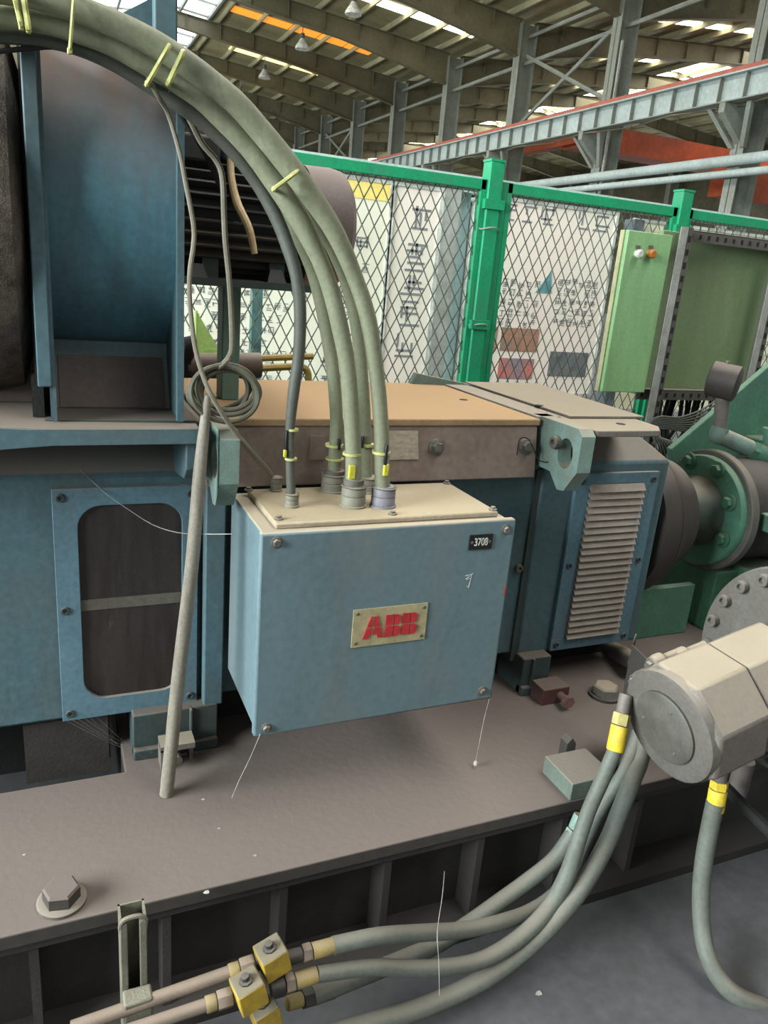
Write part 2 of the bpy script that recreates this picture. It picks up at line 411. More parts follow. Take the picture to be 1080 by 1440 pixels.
def column(x, y, label):
    b = MB(); t = zroof(HX) - 0.2; hw, d = 0.22, 0.36
    b.box((x - d, y - hw, 0), (x - d + 0.03, y + hw, t)); b.box((x + d - 0.03, y - hw, 0), (x + d, y + hw, t)); b.box((x - d, y - 0.012, 0), (x + d, y + 0.012, t))
    c = b.obj('column', STRUCT, None, kind='structure', label=label)
    if x == HX:
        b = MB(); b.prism([(x - d, y - 0.1, GZ0 - 0.9), (x - d, y - 0.1, GZ0 - 0.02), (GX - 0.2, y - 0.1, GZ0 - 0.02), (GX - 0.2, y - 0.1, GZ0 - 0.25)], (0, 0.2, 0)); b.obj('girder_bracket', STRUCT, c)
        for q in (-1, 1):
            b = MB(); b.prism([(x - d - 0.05, y + q * 0.1, GZ0 - 1.0), (x - d - 0.05, y + q * 0.25, GZ0 - 1.0), (GX, y + q * 0.75, GZ0 - 0.05), (GX, y + q * 0.6, GZ0 - 0.05)], (0.12, 0, 0)); b.obj('knee_brace', STRUCT, c)
    return c


ORD = ['first', 'second', 'third', 'fourth', 'fifth', 'sixth', 'seventh', 'eighth', 'ninth', 'tenth', 'eleventh', 'twelfth', 'thirteenth']
cols = {}
for i, y in enumerate(YC[2:]):
    cols[y] = column(HX, y, 'grey steel column of the crane row, %s from the right' % ORD[i])
for i, y in enumerate(YC[4::2]):
    column(42.0, y, 'far grey steel column against the side wall, %s from the right' % ORD[i])
b = MB(); b.rod((HX - 0.36, 23 - 0.42, 3.6), (HX - 0.36, 23 - 0.42, 9.2), 0.05, seg=8); b.obj('conduit', GALV, cols[23])
for ya, yb in ((23, 29), (47, 53)):
    for q in (0, 1):
        z0, z1 = (7.6, 10.0) if q else (10.0, 7.6)
        b = MB(); b.rod((HX, ya + 0.2, z0), (HX, yb - 0.2, z1), 0.075, seg=6); b.obj('cross_brace', STRUCT, cols[ya])
for y in YC[2:-1]:
    for x, z in ((HX, 9.75), (HX + 0.1, 10.7)):
        b = MB(); b.rod((x, y + 0.02, z), (x, y + 5.98, z), 0.07, seg=6); b.obj('eave_strut', STRUCT, cols[y])

# ---- crane runway girder
g = thing('crane_girder', (GX, 40, GZ0), 'long pale grey crane runway girder with red rail on column brackets', 'girder')
b = MB(); b.box((GX - 0.01, 3, GZ0 + 0.03), (GX + 0.01, 83, GZ1 - 0.1)); b.obj('web', GIRD, g)
b = MB(); b.box((GX - 0.2, 3, GZ1 - 0.1), (GX + 0.2, 83, GZ1 - 0.06)); b.obj('top_flange', GIRD, g)
b = MB(); b.box((GX - 0.16, 3, GZ0), (GX + 0.16, 83, GZ0 + 0.03)); b.obj('bottom_flange', STRUCT, g)
b = MB(); b.box((GX - 0.14, 3, GZ1 - 0.06), (GX + 0.14, 83, GZ1 + 0.02)); b.box((GX - 0.04, 3, GZ1 + 0.02), (GX + 0.04, 83, GZ1 + 0.1)); b.obj('rail', RAILRED, g)
b = MB(); b.box((-0.13, -0.012, 0), (0.0, 0.012, GZ1 - GZ0 - 0.13)); STIF = b.mesh('stiffener', STRUCT)
for k in range(88):
    o = bpy.data.objects.new('stiffener', STIF); put(o, g, Matrix.Translation((GX - 0.01, 5 + k * 6 / 7 + 0.3, GZ0 + 0.03)))
for i, (p0, p1, r, lab) in enumerate((((940, 238), (760, 257), 0.14, 'thick pale pipe running along the column row below the girder'), ((1000, 247), (861, 261), 0.10, 'thinner pale pipe running under the thick one along the columns'))):
    z = (at(*p0, 0, 16.9).z + at(*p1, 0, 16.9).z) / 2
    b = MB(); b.rod((16.9, 3, z), (16.9, 60, z), r, seg=12); tag(b.obj('service_pipe', GIRD), lab, 'pipe')
for k in range(26):
    y = 9 + 2.0 * k; s_ = 1 if k % 2 else -1
    b = MB(); b.rod((GX + 0.05 - 0.2 * s_, y, GZ0 - 0.06), (GX + 0.05 + 0.2 * s_, y + 2.0, GZ0 - 0.06), 0.025, seg=5); b.rod((GX + 0.2, y, GZ0 - 0.02), (GX + 0.2, y, GZ0 - 0.16), 0.02, seg=5); b.obj('lateral_brace', RAFT, g)
# ---- bridge crane in the next bay
cr = thing('bridge_crane', (30, 27.5, 7.4), 'orange bridge crane spanning the next bay behind the columns', 'crane')
zt, zb = at(900, 188, 1, 27.5).z, at(900, 224, 1, 27.5).z
b = MB(); b.box((18.6, 27.2, zb), (41.5, 27.8, zt)); b.obj('bridge_beam', ORANGE, cr)
b = MB(); b.box((18.4, 26.2, zb - 0.1), (18.9, 31.5, zb + 0.5)); b.obj('end_carriage', ORANGE, cr)
b = MB(); b.box((18.6, 26.0, zb - 0.2), (41.5, 27.2, zb)); b.obj('walkway', ORANGE, cr)
zt2 = at(1050, 240, 1, 20.5).z
b = MB(); b.box((20.2, 20.3, zt2 - 0.9), (41.5, 20.9, zt2)); tag(b.obj('crane_beam', ORANGE), 'lower orange beam at the right edge behind the nearest column', 'beam')

# ---- hanging lamps
for i, (px, py, x, lab) in enumerate(((497, 12, 10.5, 'bell lamp hanging by the bright white rooflight strip'), (425, 62, 10.5, 'bell lamp hanging just below the amber rooflight strip'),
                                      (372, 104, 10.5, 'bell lamp hanging below the yellow rooflight strip'), (338, 133, 10.5, 'smallest and farthest bell lamp, beside the cable arch'))):
    p = at(px, py, 0, x)
    t = thing('pendant_lamp', p, lab, 'lamp', 'hanging bay lamps')
    b = MB(); b.rod(p + Vector((0, 0, 0.35)), (p.x, p.y, zroof(x)), 0.02, seg=6); b.obj('cord', STRUCT, t)
    b = MB(); b.lathe([(0, 0.30), (0.1, 0.28), (0.28, 0.16), (0.4, 0.09)], p - Vector((0, 0, 0.2)), (0, 0, 1), 16); b.obj('lamp_shade', WHITE, t)
    b = MB(); b.lathe([(0, 0.09), (0.22, 0.09)], p + Vector((0, 0, 0.18)), (0, 0, 1), 10); b.obj('ballast', GREY, t)

# ================================================================ NOTICE BOARDS AND FENCE
BY = 4.3


def glyphs(rows, y):
    """printed characters as small clusters of flat strokes: rows of (x0, x1, z, height)"""
    b = MB()
    for x0, x1, z, h in rows:
        n = max(1, int((x1 - x0) / (h * 1.08))); step = (x1 - x0) / n
        for k in range(n):
            if n > 3 and random.random() < 0.10: continue
            cx = x0 + step * (k + 0.5); s = h * 0.44; t = h * 0.045
            for v in random.sample((-1, -.5, 0, .5, 1), random.randint(2, 4)):
                a = random.uniform(0.55, 1.0) * s; o = random.uniform(-.2, .2) * s
                b.box((cx + o - a, y - 0.002, z + v * s - t), (cx + o + a, y, z + v * s + t))
            for v in random.sample((-.8, -.3, .1, .6), random.randint(1, 3)):
                a, c = sorted((random.uniform(-1, 0) * s, random.uniform(0.2, 1) * s))
                b.box((cx + v * s - t, y - 0.002, z + a), (cx + v * s + t, y, z + c))
    return b


def board(name_label, x0, x1, z0, z1, paper, head=None):
    t = thing('notice_board', ((x0 + x1) / 2, BY, z0), name_label, 'notice board', 'notice boards behind the fence')
    b = MB(); b.box((x0, BY, z0), (x1, BY + 0.03, z1)); b.obj('panel', paper, t)
    b = MB()
    for a, c in ((x0 - 0.02, x0), (x1, x1 + 0.02)): b.box((a, BY - 0.01, z0 - 0.02), (c, BY + 0.04, z1 + 0.02))
    b.box((x0, BY - 0.01, z0 - 0.02), (x1, BY + 0.04, z0)); b.box((x0, BY - 0.01, z1), (x1, BY + 0.04, z1 + 0.02)); b.obj('frame', WHITE, t)
    for a in (x0 + 0.08, x1 - 0.08):
        b = MB(); b.box((a - 0.03, BY + 0.04, 0), (a + 0.03, BY + 0.09, z1)); b.obj('leg', GALV, t)
    return t


ztop = at(640, 272, 1, BY).z; zbot = at(560, 537, 1, BY).z - 0.35
xa = at(300, 450, 1, BY).x - 1.2; xb = at(478, 400, 1, BY).x; xc = at(545, 400, 1, BY).x; xd = at(607, 400, 1, BY).x
t = board('white board crowded with small printed text, behind the fan motor and cables', xa, xb - 0.25, zbot, ztop, PAPER)
rows = [(xa + 0.98 + 0.03 * (k % 3), xb - 0.29 - 0.04 * (k % 4), ztop - 0.18 - 0.066 * k, 0.045) for k in range(19)]
glyphs(rows, BY).obj('lettering', INK, t, kind='stuff')
t = board('cream board with a yellow header strip and short text lines', xb - 0.22, xc - 0.03, zbot, ztop, PAPER)
b = MB(); b.box((xb - 0.22, BY - 0.004, ztop - 0.09), (xc - 0.03, BY, ztop)); b.obj('header_strip', YELP, t)
glyphs([(xb - 0.15, xc - 0.12, ztop - 0.32, 0.10), (xb - 0.15, xc - 0.12, ztop - 0.46, 0.05)] + [(xb - 0.1, xc - 0.15 - 0.05 * (k % 3), ztop - 0.60 - 0.10 * k, 0.06) for k in range(8)], BY).obj('lettering', INK, t, kind='stuff')
t = board('pale pink board with a column of five large characters', xc, xd, zbot, ztop, PAPERPINK)
for px, py in ((590, 304), (584, 353), (580, 397), (576, 441), (570, 485)):
    p = at(px, py, 1, BY)
    random.seed(px)
    b = MB()
    b.bm.free(); b = glyphs([(p.x - 0.085, p.x + 0.085, p.z, 0.155)], BY)
    b.obj('lettering', INK, t)
random.seed(11)
# pillar between the boards
pl = thing('board_pillar', ((xd + 2.5) / 2, BY + 0.1, 0), 'pale blue and grey steel pillar between the boards behind the fence', 'pillar')
x0, x1, x2 = xd + 0.02, at(634, 400, 1, BY).x, at(654, 400, 1, BY).x
b = MB(); b.box((x0, BY - 0.02, 0), (x1, BY + 0.2, ztop + 0.02)); b.obj('flange', GALV, pl)
b = MB(); b.box((x1, BY + 0.04, 0), (x2, BY + 0.2, ztop + 0.02)); b.obj('web', BLUEPALE, pl)
x3 = at(693, 400, 1, BY).x; x4 = at(856, 400, 1, BY).x
t = board('narrow yellow edged strip board beside the green fence post', x2 + 0.03, x3 - 0.06, zbot, ztop - 0.05, PAPERGRN)
glyphs([(x2 + 0.08, x2 + 0.2, ztop - 0.3 - 0.2 * k, 0.06) for k in range(5)], BY).obj('lettering', INK, t, kind='stuff')
b = MB(); b.box((x2 + 0.03, BY - 0.003, zbot), (x2 + 0.07, BY, ztop - 0.06)); b.obj('yellow_stripe', YELP, t)
t = board('large board with two text columns and four photographs', x3 + 0.0, x4 - 0.03, zbot + 0.3, ztop, PAPERPINK)


def P(px, py): return at(px, py, 1, BY)


glyphs([(P(702, 300).x, P(860, 310).x, P(780, 303).z, 0.13)], BY).obj('lettering', INK, t, kind='stuff')
rows = []
for k in range(5): rows.append((P(692, 400).x, P(762, 400).x, P(720, 398 + 14 * k).z, 0.05)); rows.append((P(783, 400).x, P(842, 400).x, P(810, 398 + 14 * k).z, 0.05))
glyphs(rows, BY).obj('lettering', INK, t, kind='stuff')
for (a, c, m) in (((676, 458), (696, 494), PH1), ((706, 460), (754, 495), PH1), ((702, 503), (747, 533), PH3), ((774, 494), (822, 530), PH2), ((673, 505), (688, 534), PH2)):
    p, q = P(*a), P(*c); b = MB(); b.box((p.x, BY - 0.004, q.z), (q.x, BY, p.z)); b.obj('photograph', m, t)
p = P(766, 396); b = MB(); b.prism([(p.x - 0.06, BY - 0.004, p.z - 0.07), (p.x + 0.06, BY - 0.004, p.z - 0.07), (p.x + 0.04, BY - 0.004, p.z + 0.07)], (0, 0.004, 0)); b.obj('emblem', TEALP, t)
x5 = x4 + 0.14
t = board('pale green board partly behind the light green cabinet', x5, x5 + 2.2, zbot + 0.2, ztop - 0.02, PAPERGRN)
glyphs([(x5 + 0.1, x5 + 2.1, ztop - 0.15 - 0.1 * k, 0.05) for k in range(9)], BY).obj('lettering', INK, t, kind='stuff')
b = MB(); b.box((x4 + 0.03, BY - 0.12, 0), (x4 + 0.11, BY - 0.02, ztop - 0.02)); tag(b.obj('board_post', mat('slate_post', (96, 104, 108), scale=6)), 'dark grey post at the right edge of the photograph board', 'post')
hd = MB(); hd.box((xa, BY - 0.03, ztop + 0.03), (x5 + 2.2, BY + 0.06, ztop + 0.105)); tag(hd.obj('board_header_rail', BOARDHEAD), 'long pale grey green rail across the tops of the boards', 'rail')

FY = 3.2
zt = at(690, 254, 1, FY).z; zl = 0.12
px0 = at(684, 330, 1, FY).x
PSTS = [px0 - 2.35, px0, at(955, 310, 1, FY).x, at(955, 310, 1, FY).x + 1.4]
labs = ['green square fence post hidden partly behind the blower', 'tall green square fence post with wire wrapped round it', 'green fence post just behind the light green cabinet', 'green fence post at the right beyond the large green panel']
for x, lab in zip(PSTS, labs):
    t = thing('fence_post', (x, FY, 0), lab, 'fence post')
    b = MB(); b.box((x - 0.035, FY - 0.035, 0), (x + 0.035, FY + 0.035, zt + 0.075)); b.obj('pole', FENCE, t, bev=0.004)
    b = MB(); b.box((x - 0.037, FY - 0.037, zt + 0.075), (x + 0.037, FY + 0.037, zt + 0.085)); b.obj('cap', FENCE, t)
    for z in (zt - 0.10, zt - 0.62, 0.5):
        b = MB(); b.box((x - 0.05, FY - 0.045, z - 0.02), (x + 0.05, FY + 0.045, z + 0.02)); b.obj('clamp', FENCE, t)
    if x == px0:
        for z, tl in ((zt - 0.2, 0.01), (zt - 0.62, 0.0)):
            b = MB(); b.tube([(x + 0.055 * math.cos(a) , FY + 0.055 * math.sin(a), z + 0.006 * math.sin(3 * a)) for a in [2 * PI * k / 10 for k in range(10)]], 0.003, 5, True, 2); b.obj('wire_wrap', GALV, t)
        b = MB(); b.box((x + 0.036, FY - 0.02, zt - 1.3), (x + 0.07, FY + 0.03, zt)); b.obj('panel_stile', FENCE, t)


def fence_panel(x0, x1, lab):
    t = thing('mesh_fence', ((x0 + x1) / 2, FY, zl), lab, 'fence panel', 'green mesh fence panels')
    b = MB(); b.box((x0, FY - 0.02, zt - 0.045), (x1, FY + 0.02, zt)); b.obj('top_rail', FENCE, t, bev=0.003)
    b = MB(); b.box((x0, FY - 0.02, zl), (x1, FY + 0.02, zl + 0.045)); b.obj('bottom_rail', FENCE, t)
    for x in (x0, x1 - 0.025):
        b = MB(); b.box((x, FY - 0.02, zl), (x + 0.025, FY + 0.02, zt)); b.obj('stile', FENCE, t)
    b = MB(); dw, dh, r = 0.056, 0.106, 0.0028
    nx = int((x1 - x0) / dw) + 1; zz0 = zl + 0.02; H = zt - 0.03 - zz0
    for s in (1, -1):
        k0 = -int(H / dh) - 1
        for k in range(k0, nx + int(H / dh) + 2):
            xs = x0 + k * dw; xe = xs + s * H / dh * dw
            a, c = Vector((xs, FY, zz0)), Vector((xe, FY, zz0 + H))
            lo, hi = 0.0, 1.0
            for xx in (x0, x1):
                tt = (xx - xs) / (xe - xs)
                if (xx == x0) == (s > 0): lo = max(lo, tt)
                else: hi = min(hi, tt)
            if hi - lo < 0.01: continue
            yo = 0.0025 * s
            p, q = a.lerp(c, lo), a.lerp(c, hi); p.y += yo; q.y += yo
            b.rod(p, q, r, seg=4)
    b.obj('wire_mesh', WIREM, t, smooth=False, kind='stuff')


fence_panel(PSTS[0] + 0.037, PSTS[1] - 0.037, 'green framed diamond mesh fence panel left of the tall post')
fence_panel(PSTS[1] + 0.072, PSTS[2] - 0.037, 'green framed diamond mesh fence panel right of the tall post')
fence_panel(PSTS[2] + 0.037, PSTS[3] - 0.037, 'green framed diamond mesh fence panel behind the cabinet')

# ================================================================ BASE FRAME
PZ = 0.35
bf = thing('base_frame', (0.6, 1.5, 0), 'long dusty brown steel base beam that carries the blue motor', 'base frame')
b = MB(); b.prism([(-1.3, 1.284, PZ - 0.035), (2.4, 1.284, PZ - 0.035), (2.4, 2.6, PZ - 0.035), (0.13, 2.6, PZ - 0.035), (0.13, 1.726, PZ - 0.035), (-1.3, 1.726, PZ - 0.035)], (0, 0, 0.035)); b.obj('top_plate', BASE, bf, bev=0.004)
b = MB(); b.box((-1.3, 1.30, PZ - 0.065), (2.4, 1.44, PZ - 0.037)); b.obj('under_plate', IRON, bf, bev=0.003)
b = MB(); b.box((-1.3, 1.38, 0.03), (2.4, 1.41, PZ - 0.06)); b.obj('web', IRON, bf)
b = MB(); b.box((-1.3, 1.27, 0.0), (2.4, 1.46, 0.03)); b.obj('bottom_flange', mat('dark_iron', (48, 45, 42), (34, 32, 30), dust=.5, dustcol=(66, 62, 58), scale=9, bump=.2), bf)
for k in range(11):
    x = -1.1 + k * 0.255
    b = MB(); b.box((x - 0.009, 1.31, 0.03), (x + 0.009, 1.38, PZ - 0.065)); b.obj('stiffener', IRON, bf)
b = MB(); b.box((-1.3, 2.3, 0.0), (0.13, 2.5, PZ - 0.05)); b.obj('rear_shade_beam', DARK, bf)  # added beam, black to stand for the shaded gap under the motor
b = MB(); b.box((0.13, 1.6, 0.0), (0.16, 2.5, PZ - 0.04)); b.obj('cross_shade_plate', DARK, bf)  # added plate, black for the same shaded gap
p = at(87, 1268, 2, PZ)
t = thing('foundation_bolt', p, 'large dusty hex bolt with round washer at the front of the base plate', 'bolt')
b = MB(); b.lathe([(0, 0.047), (0.007, 0.047), (0.009, 0.044)], p, (0, 0, 1), 32); b.obj('washer', GREY, t)
b = MB(); b.lathe([(0.009, 0.036), (0.033, 0.036), (0.037, 0.031)], p, (0, 0, 1), 6, phase=0.35); b.obj('bolt_head', BASE, t)
p = at(850, 978, 2, PZ)
t = thing('foundation_bolt', p, 'hex bolt below the louvred cover on the base plate', 'bolt')
b = MB(); b.lathe([(0, 0.052), (0.009, 0.052)], p, (0, 0, 1), 28); b.obj('washer', IRON, t)
b = MB(); b.lathe([(0.009, 0.042), (0.034, 0.042), (0.039, 0.036)], p, (0, 0, 1), 6, phase=0.2); b.obj('bolt_head', STEEL, t)
p0 = at(800, 1098, 2, PZ)
t = thing('stop_block', p0, 'grey green steel stop block on the base plate edge behind the hoses', 'block')
b = MB(); b.box((p0.x - 0.05, 1.286, PZ), (p0.x + 0.085, 1.41, PZ + 0.052)); b.obj('block_body', mat('stop_block_paint', (92, 104, 94), (74, 80, 74), dust=0.9, dustcol=(124, 114, 104), scale=9, bump=0.2), t, bev=0.003)
b = MB(); b.prism([(p0.x + 0.02, 1.41, PZ), (p0.x + 0.05, 1.41, PZ), (p0.x + 0.05, 1.41, PZ + 0.07), (p0.x + 0.035, 1.41, PZ + 0.09), (p0.x + 0.02, 1.41, PZ + 0.075)], (0, 0.03, 0)); b.obj('rear_stop', IRON, t)
# small red jack block by the right foot
p = at(775, 985, 2, PZ)
t = thing('jack_block', p, 'small dull red jacking block with a bolt by the right motor foot', 'block')
b = MB(); b.box((p.x - 0.05, p.y - 0.02, PZ), (p.x + 0.05, p.y + 0.05, PZ + 0.055)); b.obj('block_body', mat('dull_red_paint', (84, 52, 48), (64, 44, 42), dust=0.85, dustcol=(106, 94, 86), scale=14), t, bev=0.004)
b = MB(); b.rod((p.x + 0.015, p.y - 0.06, PZ + 0.03), (p.x + 0.015, p.y - 0.02, PZ + 0.03), 0.012); b.lathe([(0, 0.02), (0.018, 0.02)], (p.x + 0.015, p.y - 0.07, PZ + 0.03), (0, 1, 0), 6); b.obj('jack_screw', mat('dusty_red_brass', (112, 82, 74), (92, 72, 66), scale=30), t)

# ================================================================ MOTOR
MZ0, YF = 0.465, 1.82
mo = thing('electric_motor', (0.75, 2.1, PZ), 'large blue dusty electric motor with window panel and louvred cover on the base', 'motor')


def bell(x0, x1, hip, nm):
    b = MB(); zt_, zc = 1.225, 1.10
    r1 = [(x0, YF, MZ0), (x1, YF, MZ0), (x1, 2.42, MZ0), (x0, 2.42, MZ0)]
    r2 = [(x0, YF, zc), (x1, YF, zc), (x1, 2.42, zc), (x0, 2.42, zc)]
    r3 = [(x0, 1.97, zt_), (x1 - hip, 1.97, zt_), (x1 - hip, 2.32, zt_), (x0, 2.32, zt_)]
    b.loft([r1, r2, r3]); return b.obj(nm, BLUE, mo, bev=0.008)


bell(-1.2, 0.325, 0.0, 'end_bell'); bell(1.335, 1.82, 0.14, 'end_bell')
b = MB(); b.box((0.32, 1.835, 0.47), (1.34, 2.42, 1.225)); b.obj('yoke', BLUE, mo, bev=0.006)
b = MB(); b.box((1.318, 1.826, MZ0 - 0.02), (1.336, 1.86, 1.08)); b.obj('seam_strip', BLUEDARK, mo)
b = MB(); b.box((0.335, 1.78, 0.47), (0.385, 1.84, 1.08)); b.obj('corner_rib', BLUE, mo, bev=0.004)
b = MB(); b.box((0.34, 1.80, 1.218), (1.285, 2.44, 1.238)); b.obj('top_cover', TOPDUST, mo, bev=0.004)
band = MB(); band.prism([(0.335, 1.83, 1.218), (0.335, 1.805, 1.218), (0.335, 1.783, 1.07), (0.335, 1.83, 1.07)], (0.945, 0, 0)); band = band.obj('side_band', BROWN, mo, bev=0.003)
for px, py in ((612, 628), (738, 627)):
    p = at(px, py, 1, 1.80); inst(HEX, 'bolt', mo, (p.x, 1.792, p.z), (0, -1, 0.12), 0.0155, 0.3)
p = at(566, 628, 1, 1.79)
b = MB(); b.prism([(p.x - 0.045, 1.788, p.z - 0.035), (p.x + 0.05, 1.788, p.z - 0.035), (p.x + 0.045, 1.797, p.z + 0.04), (p.x - 0.04, 1.797, p.z + 0.04)], (0, 0.006, 0)); b.obj('rating_plate', mat('scuffed_plate', (168, 158, 142), (140, 126, 114), scale=50, stretch=(1, 1, 3)), band)
p = at(448, 630, 1, 1.79)
b = MB(); b.prism([(p.x - 0.025, 1.788, p.z - 0.03), (p.x + 0.02, 1.788, p.z - 0.03), (p.x + 0.018, 1.795, p.z + 0.03), (p.x - 0.02, 1.795, p.z + 0.03)], (0, 0.005, 0)); b.obj('rating_plate', BROWN, band)
b = MB(); b.box((0.345, 1.836, 1.052), (1.30, 1.85, 1.068)); b.obj('band_ledge', BROWN, mo)
# bar over the cover joint, running back, ends in the right lifting lug
b = MB(); b.box((1.285, 1.82, 1.215), (1.37, 2.46, 1.243)); b.obj('joint_bar', mat('dusty_joint_bar', (126, 124, 114), (112, 112, 106), dust=0.6, scale=8), mo, bev=0.003)


def plane_lug(x0, x1, label=None):
    """lifting lug: a plate across the motor with a round eye, standing out in front of the band"""
    Yb, Yt = 1.86, 1.625
    out = [(Yb, 1.243), (Yt + 0.02, 1.243), (Yt, 1.225), (Yt, 1.125), (Yt + 0.045, 1.062), (Yt + 0.075, 1.058), (Yt + 0.12, 1.10), (Yb, 1.10)]
    c, R, n = (Yt + 0.062, 1.165), 0.034, 20
    bm = bmesh.new()
    def ring(x):
        o = [bm.verts.new((x, y, z)) for y, z in out]; h = [bm.verts.new((x, c[0] + R * math.cos(2 * PI * k / n), c[1] + R * 1.25 * math.sin(2 * PI * k / n))) for k in range(n)]
        ed = [bm.edges.new((r[i], r[(i + 1) % len(r)])) for r in (o, h) for i in range(len(r))]
        bmesh.ops.triangle_fill(bm, use_beauty=True, use_dissolve=False, edges=ed)
        return o, h
    o0, h0 = ring(x0); o1, h1 = ring(x1)
    for a, d in ((o0, o1), (h0, h1)):
        for i in range(len(a)): bm.faces.new((a[i], a[(i + 1) % len(a)], d[(i + 1) % len(a)], d[i]))
    m = MB(); m.bm.free(); m.bm = bm
    return m.obj('lifting_lug', GREENBLUE, mo)


GREENBLUE = mat('worn_teal_paint', (108, 132, 124), (92, 106, 98), dust=0.85, dustcol=(148, 138, 120), bump=0.2, scale=16)
lug = plane_lug(1.30, 1.345); lug2 = plane_lug(0.335, 0.378)
p = at(785, 622, 0, 1.30); inst(SOCK, 'socket_bolt', mo, (1.298, p.y, p.z), (-1, 0, 0), 0.018)
# right and left top plates
b = MB(); b.prism([(1.33, 1.66, 1.222), (1.36, 1.635, 1.222), (1.575, 1.635, 1.222), (1.62, 1.69, 1.222), (1.69, 2.45, 1.222), (1.33, 2.45, 1.222)], (0, 0, 0.018)); b.obj('top_plate', STEEL, mo, bev=0.003)
b = MB(); b.prism([(1.385, 1.80, 1.24), (1.66, 1.80, 1.24), (1.70, 2.44, 1.24), (1.385, 2.44, 1.24)], (0, 0, 0.008)); b.obj('joint_plate', STEEL, mo, bev=0.002)
b = MB()
for px, py in ((653, 558), (735, 545), (758, 568), (768, 547)):
    q = at(px, py, 2, 1.24)
for (px, py, z) in ((652, 562, 1.2385), (873, 596, 1.2405), (758, 570, 1.2485)):
    q = at(px, py, 2, z); b = MB(); b.lathe([(-0.004, 0.014), (0.0005, 0.014)], q, (0, 0, 1), 12); b.obj('bolt_hole', DARK, mo)
b = MB(); q = at(612, 540, 2, 1.238); b.prism([(q.x - 0.1, q.y - 0.01, 1.238), (q.x + 0.16, q.y - 0.05, 1.238), (q.x - 0.08, q.y - 0.01, 1.275)], (0, 0.03, 0)); b.obj('wedge', GREENBLUE, mo)
b = MB()
b.prism([(-1.2, 1.66, 1.228), (-0.12, 1.66, 1.228), (0.03, 1.655, 1.222), (0.29, 1.655, 1.222), (0.30, 1.66, 1.222), (0.30, 2.44, 1.222), (-1.2, 2.44, 1.228)], (0, 0, 0.022)); b.obj('top_plate', BLUE, mo, bev=0.004)
b = MB(); b.prism([(0.268, 1.66, 1.222), (0.268, 1.95, 1.222), (0.268, 1.83, 1.10), (0.268, 1.70, 1.12), (0.268, 1.665, 1.15)], (0.022, 0, 0)); b.obj('gusset', BLUE, mo, bev=0.003)
b = MB(); b.prism([(-1.2, 1.646, 1.203), (-0.12, 1.646, 1.203), (0.0, 1.646, 1.212), (0.29, 1.646, 1.213), (0.29, 1.646, 1.245), (-0.05, 1.646, 1.245), (-0.12, 1.646, 1.25), (-1.2, 1.646, 1.25)], (0, 0.008, 0)); b.obj('plate_lip', BLUE, mo)
# louvred cover on the right
LX0, LX1, LZ0, LZ1 = 1.452, 1.772, 0.472, 1.07
lv = MB()
sx0, sx1, sz0, sz1 = 1.508, 1.712, 0.515, 1.035
for lo, hi in (((LX0, LZ0), (LX1, sz0)), ((LX0, sz1), (LX1, LZ1)), ((LX0, sz0), (sx0, sz1)), ((sx1, sz0), (LX1, sz1))):
    lv.box((lo[0], YF - 0.014, lo[1]), (hi[0], YF, hi[1]))
lv = lv.obj('louver_cover', PANEL, mo, bev=0.002)
b = MB(); b.box((sx0, YF - 0.004, sz0), (sx1, YF - 0.001, sz1)); b.obj('louver_backing', DARK, lv)
NS = 23; step = (sz1 - sz0) / NS
b = MB(); b.prism([(sx0 - 0.004, YF - 0.012, step), (sx0 - 0.004, YF - 0.028, 0.0), (sx0 - 0.004, YF - 0.026, -0.002), (sx0 - 0.004, YF - 0.006, step - 0.004)], (sx1 - sx0 + 0.008, 0, 0))
SLAT = b.mesh('slat', mat('dusty_slat', (142, 132, 122), (124, 114, 106), dust=0.5, scale=14, stretch=(1, 1, 1)), smooth=False)
for k in range(NS):
    o = bpy.data.objects.new('slat', SLAT); put(o, lv, Matrix.Translation((0, 0, sz0 + k * step)))
for x, z in ((LX0 + 0.022, LZ1 - 0.025), (LX1 - 0.022, LZ1 - 0.025), (LX0 + 0.022, 0.77), (LX1 - 0.022, 0.77), (LX0 + 0.022, LZ0 + 0.022), (LX1 - 0.022, LZ0 + 0.022)):
    inst(SCREW, 'screw', lv, (x, YF - 0.014, z), (0, -1, 0), 0.0105)
p = at(728, 798, 1, 1.835); inst(SOCK, 'socket_bolt', mo, (p.x, 1.835, p.z), (0, -1, 0), 0.013)
# window panel on the left
wx0, wx1, wz0, wz1 = -0.008, 0.322, 0.468, 1.072
wp = bmesh.new(); n = 8
gx0, gx1, gz0, gz1, rc = 0.045, 0.283, 0.52, 1.03, 0.055
def rrect(x0, x1, z0, z1, r, n=8):
    pts = []
    for cx, cz, a0 in ((x1 - r, z1 - r, 0), (x0 + r, z1 - r, PI / 2), (x0 + r, z0 + r, PI), (x1 - r, z0 + r, 3 * PI / 2)):
        for k in range(n + 1): a = a0 + PI / 2 * k / n; pts.append((cx + r * math.cos(a), cz + r * math.sin(a)))
    return pts
inn = rrect(gx0, gx1, gz0, gz1, rc)
outr = [(wx1, wz1), (wx0, wz1), (wx0, wz0), (wx1, wz0)]
rings = {}
for yy in (YF - 0.013, YF):
    o = [wp.verts.new((x, yy, z)) for x, z in outr]; h = [wp.verts.new((x, yy, z)) for x, z in inn]
    ed = [wp.edges.new((r[i], r[(i + 1) % len(r)])) for r in (o, h) for i in range(len(r))]
    bmesh.ops.triangle_fill(wp, use_beauty=True, use_dissolve=False, edges=ed); rings[yy] = (o, h)
for q in (0, 1):
    a, d = rings[YF - 0.013][q], rings[YF][q]
    for i in range(len(a)): wp.faces.new((a[i], a[(i + 1) % len(a)], d[(i + 1) % len(a)], d[i]))
